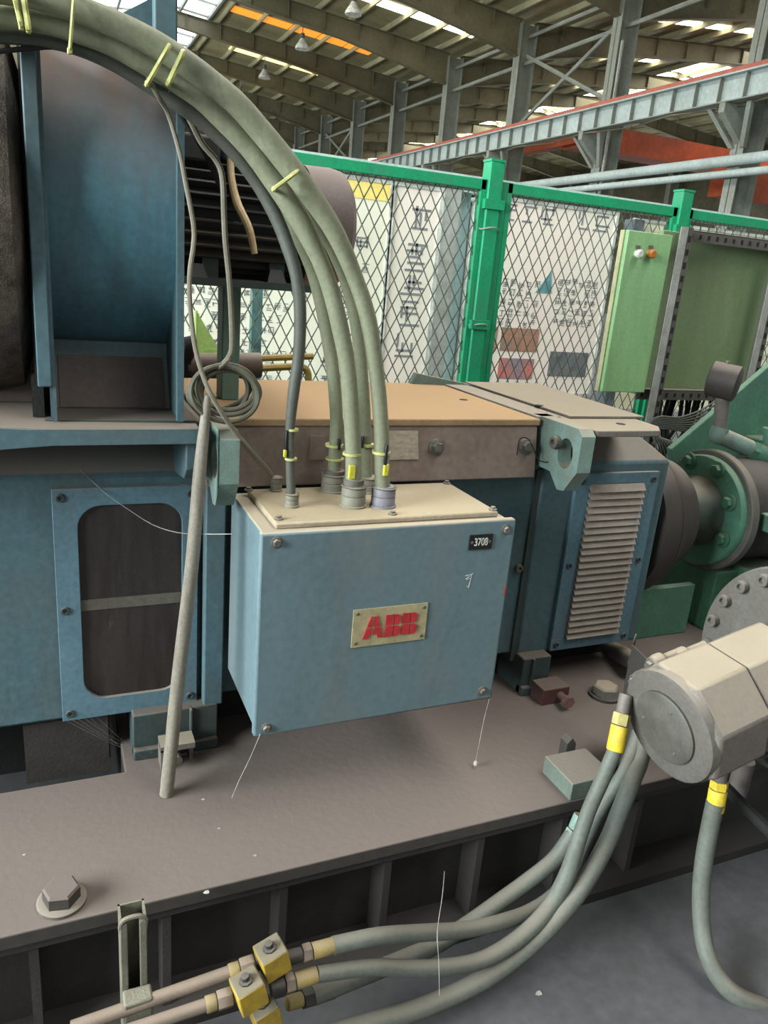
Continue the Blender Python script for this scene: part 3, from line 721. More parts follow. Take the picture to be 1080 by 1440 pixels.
m = MB(); m.bm.free(); m.bm = wp; wp = m.obj('window_panel', PANEL, mo, bev=0.0015)
b = MB(); b.prism([(x, YF - 0.004, z) for x, z in rrect(gx0 - 0.004, gx1 + 0.004, gz0 - 0.004, gz1 + 0.004, rc)], (0, 0.003, 0)); b.obj('window_glass', GLASSDK, wp)
b = MB(); b.box((gx0, YF - 0.0062, 0.762), (gx1, YF - 0.004, 0.790)); b.obj('inner_bar', mat('bar_behind_glass', (92, 90, 80), (74, 70, 62), scale=12), wp)
for x, z in ((wx0 + 0.018, wz1 - 0.02), (wx1 - 0.018, wz1 - 0.02), (wx0 + 0.018, 0.77), (wx0 + 0.018, wz0 + 0.02), (wx1 - 0.018, wz0 + 0.025)):
    inst(SCREW, 'screw', wp, (x, YF - 0.013, z), (0, -1, 0), 0.0105)
# feet
for x0, x1 in ((0.155, 0.372), (1.335, 1.44)):
    b = MB(); b.box((x0, 1.775, PZ + .0005), (x1, 2.40, 0.475)); b.box((x0 - 0.0, 1.76, PZ + .0005), (x1, 1.80, PZ + 0.03)); b.box((x1 - 0.075, 1.765, PZ + .0005), (x1 - 0.065, 1.79, 0.475)); b.obj('foot', BLUEDARK, mo, bev=0.004)
b = MB(); b.box((0.40, 1.9, PZ + .0005), (1.30, 2.40, 0.48)); b.obj('underside_shade', DARK, mo)  # black block filling the hollow under the yoke as painted shade
b = MB(); b.box((1.46, 1.95, PZ + .0005), (1.80, 2.40, 0.48)); b.obj('underside_shade', DARK, mo)  # same painted shade under the right end bell
b = MB(); b.box((-0.10, 1.84, 0.28), (0.10, 2.1, 0.45)); b.obj('underside_pedestal', IRON, mo)
# jacking lug by the left foot
p = at(243, 1080, 2, PZ)
t = thing('jack_bracket', (p.x, 1.72, PZ), 'little dusty steel bracket behind the leaning stick at the motor foot', 'bracket')
b = MB(); b.box((p.x - 0.03, 1.70, PZ), (p.x - 0.02, 1.755, PZ + 0.06)); b.box((p.x - 0.03, 1.70, PZ + 0.055), (p.x + 0.055, 1.755, PZ + 0.07)); b.box((p.x + 0.045, 1.73, PZ), (p.x + 0.055, 1.755, PZ + 0.06)); b.obj('bracket_plate', STEEL, t)
b = MB(); b.rod((p.x + 0.01, 1.69, PZ + 0.03), (p.x + 0.01, 1.755, PZ + 0.03), 0.012); b.obj('jack_screw', BOLT, t)

# ================================================================ TERMINAL BOX
BX0, BX1, BY0, BY1, BZ0, BZ1 = 0.396, 1.004, 1.484, 1.777, 0.576, 1.058
tb = thing('terminal_box', (0.7, 1.63, BZ0), 'blue steel terminal box with red lettered plate on the motor side', 'terminal box')
b = MB(); b.box((BX0, BY0, BZ0), (BX1, BY1, BZ1)); b.obj('box_body', BLUEBOX, tb, bev=0.004)
b = MB(); b.box((0.45, 1.777, 0.62), (0.95, 1.8345, 1.02)); b.obj('mounting_frame', BLUEDARK, tb)
b = MB(); b.box((0.388, 1.462, 0.572), (1.016, BY0, 1.063)); front = b.obj('front_cover', BLUEBOX, tb, bev=0.006)
b = MB(); b.box((0.43, 1.497, 1.058), (0.985, 1.76, 1.072)); b.obj('lid', mat('dusty_lid', (158, 148, 130), (140, 126, 104), dust=0.7, dustcol=(162, 147, 118), scale=6, bump=0.15), tb, bev=0.004)
for px, py in ((389, 763), (711.5, 745), (678, 972), (374.5, 1024)):
    p = at(px, py, 1, 1.462); inst(HEX, 'bolt', tb, (p.x, 1.462, p.z), (0, -1, 0), 0.0088, random.random())
for px, py in ((392, 729), (552, 722), (693, 716), (613, 670), (340, 677)):
    p = at(px, py, 2, 1.074); p.y = min(p.y, 1.748); inst(HEX, 'bolt', tb, p, (0, 0, 1), 0.0068, random.random())
# lettered plate
np_ = [at(x, y, 1, 1.46) for x, y in ((497, 857), (600.5, 849), (597.5, 899), (494, 910))]
nx0, nx1 = (np_[0].x + np_[3].x) / 2, (np_[1].x + np_[2].x) / 2; nz0, nz1 = (np_[3].z + np_[2].z) / 2, (np_[0].z + np_[1].z) / 2
b = MB(); b.box((nx0, 1.4585, nz0), (nx1, 1.462, nz1)); npl = b.obj('name_plate', NAMEPL, tb)
for x in (nx0 + 0.01, nx1 - 0.01):
    for z in (nz0 + 0.01, nz1 - 0.01): inst(RIVET, 'rivet', npl, (x, 1.4585, z), (0, -1, 0), 0.004)


def letter_piece(polys, x0, z0, sx, sz):
    b = MB()
    for pl_ in polys: b.prism([(x0 + u * sx, 1.4585, z0 + v * sz) for u, v in pl_], (0, -0.0025, 0))
    b.obj('letter', RED, npl, smooth=False)


g_ = 0.045
A_ = [[(0.02, 0), (0.28, 0), (0.335, 0.18), (0.5 - g_, 0.18), (0.5 - g_, 0.47), (0.165, 0.47)], [(0.185, 0.53), (0.5 - g_, 0.53), (0.5 - g_, 1), (0.345, 1)],
      [(0.98, 0), (0.72, 0), (0.665, 0.18), (0.5 + g_, 0.18), (0.5 + g_, 0.47), (0.835, 0.47)], [(0.815, 0.53), (0.5 + g_, 0.53), (0.5 + g_, 1), (0.655, 1)]]
def arc(cx, cz, rx, rz, a0, a1, n=8): return [(cx + rx * math.cos(a0 + (a1 - a0) * k / n), cz + rz * math.sin(a0 + (a1 - a0) * k / n)) for k in range(n + 1)]
B_ = [[(0.05, 0), (0.48, 0), (0.48, 0.47), (0.05, 0.47)], [(0.05, 0.53), (0.48, 0.53), (0.48, 1), (0.05, 1)],
      [(0.54, 0)] + arc(0.68, 0.235, 0.27, 0.235, -PI / 2, PI / 2) + [(0.54, 0.47)], [(0.54, 0.53)] + arc(0.66, 0.765, 0.25, 0.235, -PI / 2, PI / 2) + [(0.54, 1)]]
wpl = nx1 - nx0; hpl = nz1 - nz0
lz0, lh = nz0 + 0.21 * hpl, 0.58 * hpl
letter_piece(A_, nx0 + 0.13 * wpl, lz0, 0.29 * wpl, lh); letter_piece(B_, nx0 + 0.42 * wpl, lz0, 0.24 * wpl, lh); letter_piece(B_, nx0 + 0.645 * wpl, lz0, 0.24 * wpl, lh)
# number plate
q = [at(x, y, 1, 1.46) for x, y in ((661, 753), (693, 750.5), (691, 771), (659, 774))]
qx0, qx1, qz0, qz1 = (q[0].x + q[3].x) / 2, (q[1].x + q[2].x) / 2, (q[2].z + q[3].z) / 2, (q[0].z + q[1].z) / 2
b = MB(); b.box((qx0, 1.4585, qz0), (qx1, 1.462, qz1)); nb = b.obj('number_plate', BLACKPL, tb)
for x in (qx0 + 0.007, qx1 - 0.007): inst(RIVET, 'rivet', nb, (x, 1.4585, (qz0 + qz1) / 2), (0, -1, 0), 0.0036)
fc = bpy.data.curves.new('digits', 'FONT'); fc.body = '3708'; fc.size = 0.026; fc.align_x = 'CENTER'; fc.align_y = 'CENTER'; fc.extrude = 0.0008; fc.offset = 0.0002
fo = bpy.data.objects.new('digits', fc); COL.objects.link(fo)
dg = bpy.context.evaluated_depsgraph_get(); me = bpy.data.meshes.new_from_object(fo.evaluated_get(dg)); bpy.data.objects.remove(fo)
me.materials.clear(); me.materials.append(WHITE)
o = bpy.data.objects.new('digits', me)
put(o, nb, Matrix.Translation(((qx0 + qx1) / 2, 1.4580, (qz0 + qz1) / 2)) @ Matrix.Rotation(PI / 2, 4, 'X') @ Matrix.Diagonal((0.72, 1.05, 1, 1)))
# chalk scratch and a red paint patch on the cover
p = at(660, 816, 1, 1.4615)
b = MB()
for a, c in (((-0.012, 0.012), (0.008, 0.016)), ((-0.008, 0.002), (0.006, 0.006)), ((0.006, 0.016), (0.0, -0.02)), ((-0.010, 0.004), (0.004, 0.014)), ((0.0, -0.02), (-0.006, -0.014))):
    b.rod((p.x + a[0], 1.4617, p.z + a[1]), (p.x + c[0], 1.4617, p.z + c[1]), 0.0008, seg=4)
b.obj('chalk_mark', WHITE, front)
b = MB(); p = at(708.5, 832, 1, 1.4615); b.box((1.0085, 1.4612, p.z - 0.012), (1.0125, 1.4618, p.z + 0.014)); b.obj('paint_patch', INDR, front)
GL = [((388, 690), 0.014, 0.036), ((410, 712), 0.016, 0.032), ((468, 690), 0.030, 0.045), ((496, 711), 0.029, 0.052), ((516, 691), 0.026, 0.040), ((538, 711), 0.029, 0.050)]
GP = []
for (px, py), r, h in GL:
    p = at(px, py, 2, 1.072); GP.append(p)
    b = MB(); b.lathe([(0, r * 1.12), (0.004, r * 1.12), (0.005, r), (h * .45, r), (h * .5, r * .94), (h * .55, r), (h * .85, r * .98), (h, r * .84)], p, (0, 0, 1), 20)
    gl = b.obj('cable_gland', GLAND if px != 538 else mat('taped_gland', (120, 118, 124), (98, 98, 104), scale=30), tb)
    b = MB(); b.tube([(p.x + r * 0.98 * math.cos(a), p.y + r * 0.98 * math.sin(a), p.z + h * 0.93) for a in [2 * PI * k / 12 for k in range(12)]], 0.0022, 5, True, 2); b.obj('gland_clip', BOLT, gl)

# ================================================================ CABLES
DEP = lambda p: (p - EYE).dot(FWD)


def cable(name, pts, rpx, m, label, cat='cable', group=None, seg=12, ends=None, sub=6):
    """pts: (px, py, Y); rpx: radius as seen in the photo's pixels"""
    P3 = [at(x, y, 1, Y) for x, y, Y in pts]
    if ends: P3[0] = Vector(ends)
    rr = rpx if isinstance(rpx, (list, tuple)) else [rpx] * len(P3)
    R = [r * DEP(p) / F for p, r in zip(P3, rr)]
    R = [sum(R) / len(R)] * len(R) if not isinstance(rpx, (list, tuple)) else R
    b = MB(); b.tube(P3, R, seg, False, sub)
    o = b.obj(name, m); tag(o, label, cat, group); o['_r'] = R[0]
    return o


def collar(parent, px, py, Y, r, h, m, nm='cable_tie', tilt=(0, 0, 1)):
    p = at(px, py, 1, Y); b = MB(); b.lathe([(-h / 2, r), (h / 2, r)], p, tilt, 16, False); b.lathe([(-h / 2, r * 1.12), (h / 2, r * 1.12)], p, tilt, 16); b.obj(nm, m, parent)


Ya, Yb, Yc, Yb2, Ya2 = GP[5].y, GP[3].y, GP[1].y, GP[2].y, GP[4].y
G5 = 'thick cables arching into the terminal box'
cabA = cable('power_cable', [(538, 706, Ya), (537, 650, Ya), (536, 600, Ya), (530, 530, Ya), (518, 450, Ya - .005), (497, 385, Ya - .01), (470, 325, Ya - .02), (437, 275, Ya - .02), (405, 231, Ya - .02), (370, 188, Ya - .02), (335, 148, Ya - .02), (300, 118, Ya - .02), (262, 90, Ya - .02), (215, 60, Ya - .02), (160, 33, Ya - .02), (100, 10, Ya - .02), (40, -8, Ya - .02), (-60, -22, Ya - .02)], [11] * 4 + [12] * 2 + [14, 16, 17, 17, 17, 17, 18, 18, 18, 18, 18, 18], CABLE, 'outermost thick grey green cable of the arch, ending at the right gland', 'cable', G5)
cabB = cable('power_cable', [(496, 706, Yb), (497, 650, Yb), (495, 600, Yb), (489, 520, Yb), (478, 460, Yb), (464, 405, Yb), (448, 362, Yb), (422, 310, Yb + .005), (384, 252, Yb + .01), (351, 207, Yb + .01), (310, 164, Yb + .01), (280, 136, Yb + .01), (243, 111, Yb + .01), (200, 86, Yb + .01), (155, 61, Yb + .01), (100, 41, Yb + .01), (50, 28, Yb + .01), (0, 24, Yb + .01), (-60, 24, Yb + .01)], [11.5] * 4 + [12.5] * 3 + [16] * 12, CABLE, 'thick grey green cable in the middle of the arch, ending at the front centre gland', 'cable', G5)
cabC = cable('control_cable', [(410, 708, Yc), (408, 650, Yc), (408, 600, Yc), (413, 550, Yc), (420, 500, Yc), (422, 440, Yc), (417, 390, Yc), (404, 345, Yc + .01), (388, 305, Yc + .02), (362, 258, Yc + .03), (328, 212, Yc + .03), (287, 172, Yc + .03), (245, 142, Yc + .03), (200, 113, Yc + .03), (150, 84, Yc + .03), (100, 64, Yc + .03), (50, 54, Yc + .03), (0, 50, Yc + .03), (-60, 50, Yc + .03)], [6.5, 6.5, 7, 8.5, 8.5, 9, 9, 10, 10, 10, 11, 12, 12, 11, 11, 11, 11, 11, 11], CABLEDK, 'thinner dark cable under the arch, running down to the small front left gland', 'cable', G5)
cabB2 = cable('power_cable', [(468, 686, Yb2), (471, 640, Yb2), (473, 590, Yb2), (469, 530, Yb2), (460, 470, Yb2), (449, 415, Yb2), (436, 370, Yb2 - .01), (412, 318, Yb2 - .03), (378, 262, Yb2 - .04), (345, 215, Yb2 - .045), (300, 170, Yb2 - .045), (240, 122, Yb2 - .045), (160, 78, Yb2 - .045), (60, 50, Yb2 - .045), (-60, 46, Yb2 - .045)], 10.5, CABLE, 'thick cable behind the middle one, ending at the rear left gland', 'cable', G5)
cabA2 = cable('power_cable', [(515, 688, Ya2), (514, 620, Ya2), (511, 550, Ya2), (503, 470, Ya2), (488, 400, Ya2), (463, 340, Ya2 - .02), (430, 285, Ya2 - .04), (395, 238, Ya2 - .05), (350, 186, Ya2 - .06), (300, 138, Ya2 - .06), (240, 98, Ya2 - .06), (160, 52, Ya2 - .06), (60, 20, Ya2 - .06), (-60, 8, Ya2 - .06)], 10, CABLE, 'thick cable behind the outermost one, ending at the rear centre gland', 'cable', G5)
# markers and ties on the cable ends
def tagbox(parent, px, py, Y, w, h, m, nm):
    p = at(px, py, 1, Y); b = MB(); b.box((p.x - w / 2, Y - 0.003, p.z - h / 2), (p.x + w / 2, Y + 0.006, p.z + h / 2)); b.obj(nm, m, parent, bev=0.002)
collar(cabB, 495, 638, Yb, 0.0195, 0.006, TIE); collar(cabB, 497, 682, Yb, 0.0215, 0.03, GREY, 'tape_sleeve')
tagbox(cabB, 495, 664, Yb - 0.021, 0.016, 0.032, TAG, 'marker_tag')
collar(cabA, 536, 636, Ya, 0.0195, 0.006, TIE); tagbox(cabA, 543, 661, Ya - 0.021, 0.013, 0.028, TAG, 'marker_tag'); tagbox(cabA, 543, 640, Ya - 0.021, 0.007, 0.05, BLACKPL, 'tie_tail')
collar(cabB2, 470, 626, Yb2, 0.020, 0.006, TIE); collar(cabB2, 470, 664, Yb2, 0.023, 0.012, GREY, 'tape_sleeve'); collar(cabB2, 471, 645, Yb2, 0.0205, 0.004, TIE)
tagbox(cabB2, 477, 625, Yb2 - 0.021, 0.007, 0.028, BLACKPL, 'tie_tail')
collar(cabA2, 514, 625, Ya2, 0.0195, 0.006, TIE); tagbox(cabA2, 510, 622, Ya2 - 0.02, 0.006, 0.03, BLACKPL, 'tie_tail')
collar(cabC, 411, 604, Yc, 0.0125, 0.005, TIE); collar(cabC, 409, 645, Yc, 0.0125, 0.005, TIE)
tagbox(cabC, 402.5, 624, Yc - 0.008, 0.006, 0.06, BLACKPL, 'tie_tail'); tagbox(cabC, 401, 638, Yc - 0.01, 0.007, 0.017, TAG, 'marker_tag')
# straps round the bundle
def strap(p0, p1, lab, wpx=4.5, tail=None):
    Yf, Yk = min(Ya, Yb) - 0.052, max(Ya2, Yb2) - 0.01
    a, c = at(*p0, 1, Yf), at(*p1, 1, Yf)
    d = (c - a).normalized(); a2 = at(p0[0] + (p1[0] - p0[0]) * .04, p0[1] + (p1[1] - p0[1]) * .04, 1, Yk); c2 = at(p1[0] - (p1[0] - p0[0]) * .04, p1[1] - (p1[1] - p0[1]) * .04, 1, Yk)
    q = Vector((0, -0.002, 0))
    b = MB(); b.tube([a, a.lerp(c, .5) + q, c, c.lerp(c2, .5), c2, a2.lerp(c2, .5), a2, a2.lerp(a, .5)], wpx * DEP(a) / F, 6, True, 5)
    k = b.obj('cable_strap', TIE); tag(k, lab, 'cable tie', 'yellowed ties round the cable arch')
    bb = MB(); e = tail or c; bb.box(Vector(e) - Vector((.004, .005, .005)), Vector(e) + Vector((.004, .003, .005))); bb.obj('buckle', TIE, k, bev=0.002)
strap((20, -6), (30, 38), 'leftmost yellowed tie at the top left end of the cable arch', 3.5)
strap((33, -4), (40, 42), 'second yellowed tie from the left, with a knotted end')
strap((104, -6), (98, 72), 'long thin yellowed tie in front of the blower top', 2.8)
strap((237, 66), (207, 118), 'knotted yellowed tie above the blower corner, left of a pair', 3.8)
strap((257, 74), (237, 117), 'flat yellowed tie above the blower corner, right of a pair', 4.2)
strap((418, 241), (385, 266), 'yellowed tie on the falling part of the arch before the fence', 3.2)

T1 = cable('thin_wire', [(208, 108, 1.59), (222, 135, 1.6), (237, 162, 1.62), (253, 216, 1.62), (261, 257, 1.62), (272, 316, 1.62), (272, 345, 1.62), (267, 382, 1.62), (267, 424, 1.62), (273, 480, 1.62), (283, 521, 1.61), (298, 557, 1.60), (325, 600, 1.62), (358, 641, 1.66), (380, 668, GP[0].y), (387, 690, GP[0].y)], [3.5] * 13 + [4, 5, 5], WIRE, 'thin grey wire hanging past the blower edge and down to the smallest gland', 'wire', seg=8)
T2 = cable('thin_wire', [(236, 128, 1.63), (262, 160, 1.65), (283, 200, 1.67), (305, 227, 1.68), (313, 252, 1.68), (315, 300, 1.68), (317, 340, 1.68), (322, 390, 1.68), (325, 438, 1.68), (326, 486, 1.68), (322, 502, 1.675), (312, 514, 1.67)], 4.2, WIRE, 'thin grey wire hanging in front of the fan motor fins into the coil', 'wire', seg=8)
T3 = cable('thin_wire', [(240, 134, 1.66), (268, 178, 1.70), (292, 218, 1.74), (306, 250, 1.78), (314, 268, 1.82)], 6, DARK, 'short black wire bundle dropping behind the grey wires to the fan motor', 'wire', seg=8)
T4 = cable('thin_wire', [(-40, 76, 1.64), (20, 70, 1.64), (70, 66, 1.64), (110, 70, 1.64), (150, 88, 1.64)], 3.5, DARK, 'thin black wire below the arch at the top left', 'wire', seg=8)
st = cable('wooden_stick', [(324, 205, 2.005), (325, 246, 1.98), (333, 284, 1.94), (350, 321, 1.89), (358, 357, 1.88)], [5, 5, 6, 5.5, 4.5], BEIGE, 'short bent bare wooden stick hanging before the fan motor fins', 'stick', seg=10)
# coil
ck = thing('wire_coil', at(313, 552, 1, 1.66), 'round coil of grey wire hung by the blower foot above the motor', 'wire coil')
random.seed(5)
for k in range(7):
    cx, cy = 314 + random.uniform(-7, 7), 552 + random.uniform(-4, 4); rx, ry = 46 - 3.6 * (k % 4) + random.uniform(-3, 3), 36 - 3.4 * (k % 3) + random.uniform(-3, 3)
    ph = random.uniform(-0.45, 0.45); pts = []
    for q in range(12):
        a = 2 * PI * q / 12; u, v = rx * math.cos(a), ry * math.sin(a)
        pts.append(at(cx + u * math.cos(ph) - v * math.sin(ph), cy + u * math.sin(ph) + v * math.cos(ph), 1, 1.632 + 0.007 * k + 0.004 * math.sin(2 * a + k)))
    b = MB(); b.tube(pts, 0.0056, 7, True, 4); b.obj('wire_loop', COIL, ck)
p = at(314, 514, 1, 1.64); b = MB(); b.tube([p + Vector((0.012 * math.cos(a), 0.03 * math.sin(a) + 0.012, 0.014 * math.cos(a + .6))) for a in [2 * PI * q / 8 for q in range(8)]], 0.004, 6, True, 3); b.obj('binding', WIRE, ck)
b = MB(); b.tube([at(727, 640, 1, 1.775), at(731, 618, 1, 1.772), at(742, 617, 1, 1.768), at(750, 630, 1, 1.77), at(756, 645, 1, 1.77), at(768, 650, 1, 1.76), at(780, 645, 1, 1.75)], 0.0016, 6); tag(b.obj('thin_wire', DARK), 'very thin dark wire curling from the right band bolt to the lifting lug', 'wire')
# leaning stick
a, c = at(234, 1117, 2, PZ + 0.002), at(292, 556, 1, 1.632)
b = MB(); d = c - a
b.tube([a, a + d * .12, a + d * .35, a + d * .6 + Vector((.004, 0, 0)), a + d * .82, a + d * .95, c], [.0165, .0165, .0162, .0155, .0145, .011, .006], 12)
tag(b.obj('leaning_stick', WOOD), 'grey weathered round stick leaning from the base plate against the motor', 'stick')

# ================================================================ BLOWER
bl = thing('fan_blower', (0.13, 2.0, 1.245), 'blue blower housing with curved scroll standing on the motor', 'blower')
b = MB(); b.box((-0.012, 1.715, 1.244), (0.30, 2.42, 1.250)); b.obj('base_plate', BLUEDARK, bl)
prof = []
cyy, czz, R = 2.10, 1.72, 0.365
for k in range(25):
    a = math.radians(180 + 62 - k * 132 / 24)
    prof.append((cyy + R * math.cos(a), czz + R * math.sin(a)))
prof = [(1.86, 1.25), (1.915, 1.362), (1.918, 1.395)] + prof
b = MB(); bm = b.bm
for (off) in (0,):
    A0 = [bm.verts.new((0.008, y, z)) for y, z in prof]; B0 = [bm.verts.new((0.262, y, z)) for y, z in prof]
    A1 = [bm.verts.new((0.008, y + 0.006, z)) for y, z in prof]; B1 = [bm.verts.new((0.262, y + 0.006, z)) for y, z in prof]
    for i in range(len(prof) - 1):
        bm.faces.new((A0[i], A0[i + 1], B0[i + 1], B0[i])); bm.faces.new((A1[i], B1[i], B1[i + 1], A1[i + 1]))
b.obj('scroll', BLOWER, bl)
b = MB(); b.prism([(0.02, 1.913, 1.362), (0.25, 1.913, 1.362), (0.25, 1.859, 1.252), (0.02, 1.859, 1.252)], (0, -0.003, 0.0)); b.obj('base_panel', BLOWERDUST, bl)
for x, nm in ((0.0, 'side_plate'), (0.262, 'side_plate')):
    b = MB(); b.prism([(x, 1.722, 1.25), (x, 2.48, 1.25), (x, 2.48, 2.0), (x, 2.3, 1.96), (x, 1.722, 1.96)], (0.006, 0, 0)); b.obj(nm, BLUE, bl)
xl0, xl1 = at(34, 192, 1, 1.70).x, at(57, 192, 1, 1.70).x
zlo = at(66, 544, 1, 1.70).z
b = MB(); b.box((xl0, 1.695, zlo), (xl1, 1.722, 2.02)); b.obj('inlet_flange', BLUE, bl, bev=0.003)
b = MB(); b.box((xl1, 1.70, 1.25), (xl1 + 0.006, 1.74, 2.02)); b.obj('flange_edge', BLUE, bl)
b = MB(); b.box((0.256, 1.705, 1.25), (0.27, 1.725, 1.96)); b.obj('flange_edge', BLUE, bl)
b = MB(); b.lathe([(0, 0.30), (0.02, 0.37), (0.08, 0.385), (0.75, 0.385), (0.8, 0.3)], (-0.03, 2.03, 1.645), (-1, 0, 0), 48); b.obj('inlet_filter', FILTER, bl)
b = MB(); b.box((-0.035, 1.75, 1.25), (-0.012, 1.85, zlo + 0.01)); b.obj('support_tab', DARK, bl)
b = MB(); b.box((-0.028, 1.80, 1.25), (-0.018, 2.44, 2.05)); b.obj('inlet_plate', IRON, bl)
b = MB(); b.box((-0.80, 1.93, 1.25), (-0.03, 2.12, 1.46)); b.obj('filter_stand', BLOWERDUST, bl)
xd0, xd1 = at(216, 40, 1, 1.76).x, at(249, 40, 1, 1.76).x
b = MB(); b.box((xd0, 1.75, 1.98), (xd1, 1.86, 2.45)); b.obj('outlet_duct', BLUE, bl, bev=0.004)
b = MB(); b.prism([(xd0, 1.78, 1.98), (xd0, 1.78, 2.075), (xd0 - 0.07, 1.78, 2.03), (xd0 - 0.07, 1.78, 1.98)], (0, 0.05, 0)); b.obj('outlet_brace', BLUE, bl)

# ---- fan motor with cooling fins
fm = thing('fan_motor', (0.5, 2.1, 1.53), 'small dark finned fan motor with rounded cowl beside the blower', 'fan motor')
AY, AZ = 2.10, 1.70
FIN = mat('grimy_fins', (50, 50, 46), (32, 32, 30), dust=0.55, dustcol=(120, 108, 96), scale=14)
b = MB(); b.lathe([(0, 0.118), (0.40, 0.118)], (0.28, AY, AZ), (1, 0, 0), 32); b.obj('barrel', FIN, fm)
b = MB(); b.box((0, -0.0025, 0.112), (0.36, 0.0025, 0.146)); FINM = b.mesh('fin', FIN, False)
for k in range(30):
    a = 2 * PI * k / 30
    o = bpy.data.objects.new('fin', FINM); put(o, fm, Matrix.Translation((0.30, AY, AZ)) @ Matrix.Rotation(a, 4, 'X'))
b = MB(); b.lathe([(0, 0.150), (0.03, 0.150), (0.035, 0.13)], (0.272, AY, AZ), (1, 0, 0), 32); b.obj('end_shield', FIN, fm)
COWL = mat('cowl_paint', (112, 98, 94), (92, 80, 76), dust=0.7, dustcol=(150, 136, 128), scale=10)
xe = 0.755
b = MB(); b.lathe([(0, 0.152), (0.075, 0.153), (0.105, 0.147), (0.122, 0.125), (0.126, 0.06), (0.126, 0.0)], (xe - 0.126, AY, AZ), (1, 0, 0), 40); b.obj('fan_cowl', COWL, fm)
b = MB(); b.box((0.30, 1.99, AZ + 0.115), (0.40, 2.13, AZ + 0.175)); b.obj('junction_box', FIN, fm, bev=0.008)
b = MB(); b.box((0.41, 2.02, AZ + 0.13), (0.50, 2.12, AZ + 0.19)); b.obj('junction_box', mat('small_blue_box', (86, 110, 122), (70, 90, 98), scale=12), fm, bev=0.006)
b = MB(); b.box((0.29, 1.97, 1.535), (0.64, 2.22, 1.553)); b.box((0.36, 2.0, 1.55), (0.40, 2.2, 1.60)); b.box((0.53, 2.0, 1.55), (0.57, 2.2, 1.60)); b.obj('motor_foot', BLUEDARK, fm)
for x in (0.32, 0.52):
    b = MB(); b.prism([(x, 1.975, 1.553), (x + 0.05, 1.975, 1.553), (x + 0.04, 1.99, 1.585), (x + 0.01, 1.99, 1.585)], (0, 0.05, 0)); b.obj('foot_rib', FIN, fm)
x0, x1 = at(311, 450, 1, 2.07).x, at(336, 450, 1, 2.07).x
b = MB(); b.box((x0, 2.05, 1.238), (x1, 2.12, 1.536)); b.obj('support_post', mat('support_green', (92, 122, 112), (76, 104, 92), scale=10, dust=.5), fm, bev=0.003)
# things behind the blower foot
YP = 2.62
p0, p1 = at(300, 500, 1, YP), at(412, 501, 1, YP)
b = MB(); b.tube([at(268, 507, 1, YP), at(340, 505, 1, YP), at(412, 502, 1, YP), at(440, 501, 1, YP)], 0.0115, 8); tag(b.obj('yellow_pipe', YELLOWDULL), 'upper dull yellow pipe behind the coil, level', 'pipe')
b = MB(); b.tube([at(330, 520, 1, YP - .02), at(400, 516, 1, YP - .02), at(422, 516, 1, YP - .02), at(432, 522, 1, YP - .02), at(434, 540, 1, YP - .02), at(434, 600, 1, YP - .02), at(434, 900, 1, YP - .02)], 0.0125, 8); tag(b.obj('yellow_pipe', YELLOWDULL), 'lower dull yellow pipe that bends down behind the cables', 'pipe')
t = thing('pipe_flange', at(285, 510, 1, 2.56), 'rusty dark pipe joint behind the blower foot and wire', 'pipe joint')
b = MB(); q = at(262, 515, 1, 2.52); b.rod(q, q + Vector((0.24, 0, 0.01)), 0.042, seg=16); b.obj('joint_body', mat('rusty_dark', (92, 78, 70), (60, 50, 46), scale=20, bump=.3, dust=.5), t)
b = MB(); q = at(258, 490, 1, 2.5); b.lathe([(0, 0.035), (0.02, 0.04), (0.03, 0.03)], q, (1, 0, 0), 14); b.box(q + Vector((-.02, -.02, -.3)), q + Vector((.02, .02, 0))); b.obj('hand_knob', DARK, t)
q = [at(276, 437, 1, 2.75), at(309, 492, 1, 2.75), at(276, 500, 1, 2.75)]
b = MB(); b.prism(q, (0, 0.004, 0)); b.prism([at(276, 492, 1, 2.748), at(318, 490, 1, 2.748), at(318, 512, 1, 2.748), at(276, 512, 1, 2.748)], (0, 0.004, 0)); q0 = at(276, 700, 1, 2.755); b.rod((q[0].x, 2.755, 0), (q[0].x, 2.755, q[0].z), 0.006, seg=6)
tag(b.obj('pennant', mat('faded_green_cloth', (168, 196, 110), (140, 176, 92), scale=6)), 'small faded green triangular pennant on a rod behind the wires', 'pennant')
q = at(360, 450, 1, 3.9); b = MB(); b.box((q.x - .026, 3.88, 0), (q.x + .026, 3.93, 2.0)); tag(b.obj('board_post', mat('teal_post', (76, 108, 104), scale=8)), 'thin dark teal post beyond the mesh, right of the fan motor post', 'post')

# ================================================================ COUPLING AND GREEN GEAR
AXY, AXZ = 2.11, 0.82
t = thing('shaft_coupling', (1.97, AXY, AXZ - 0.3), 'dark grimy round shaft coupling between the motor and green flange', 'coupling')
CPL = mat('coupling_grime', (62, 56, 52), (40, 36, 34), dust=0.8, dustcol=(116, 106, 98), bump=0.2, scale=14)
b = MB(); b.lathe([(0, 0.26), (0.01, 0.287), (0.075, 0.290), (0.085, 0.284)], (1.855, AXY, AXZ), (1, 0, 0), 64); b.obj('coupling_disc', CPL, t)
b = MB(); b.lathe([(0, 0.270), (0.012, 0.276), (0.10, 0.222), (0.155, 0.206), (0.165, 0.196), (0.165, 0.10)], (1.941, AXY, AXZ), (1, 0, 0), 64); b.obj('coupling_cone', CPL, t)
gb = thing('green_gearbox', (2.6, 2.1, 0), 'dusty green gearbox with round bolted flange right of the coupling', 'gearbox')
b = MB(); b.lathe([(0, 0.10), (0.01, 0.112), (0.14, 0.112), (0.16, 0.125), (0.185, 0.14)], (2.108, AXY, AXZ), (1, 0, 0), 40); b.obj('shaft_sleeve', mat('grey_green_dust', (60, 76, 66), (44, 58, 50), scale=10, dust=.5), gb)
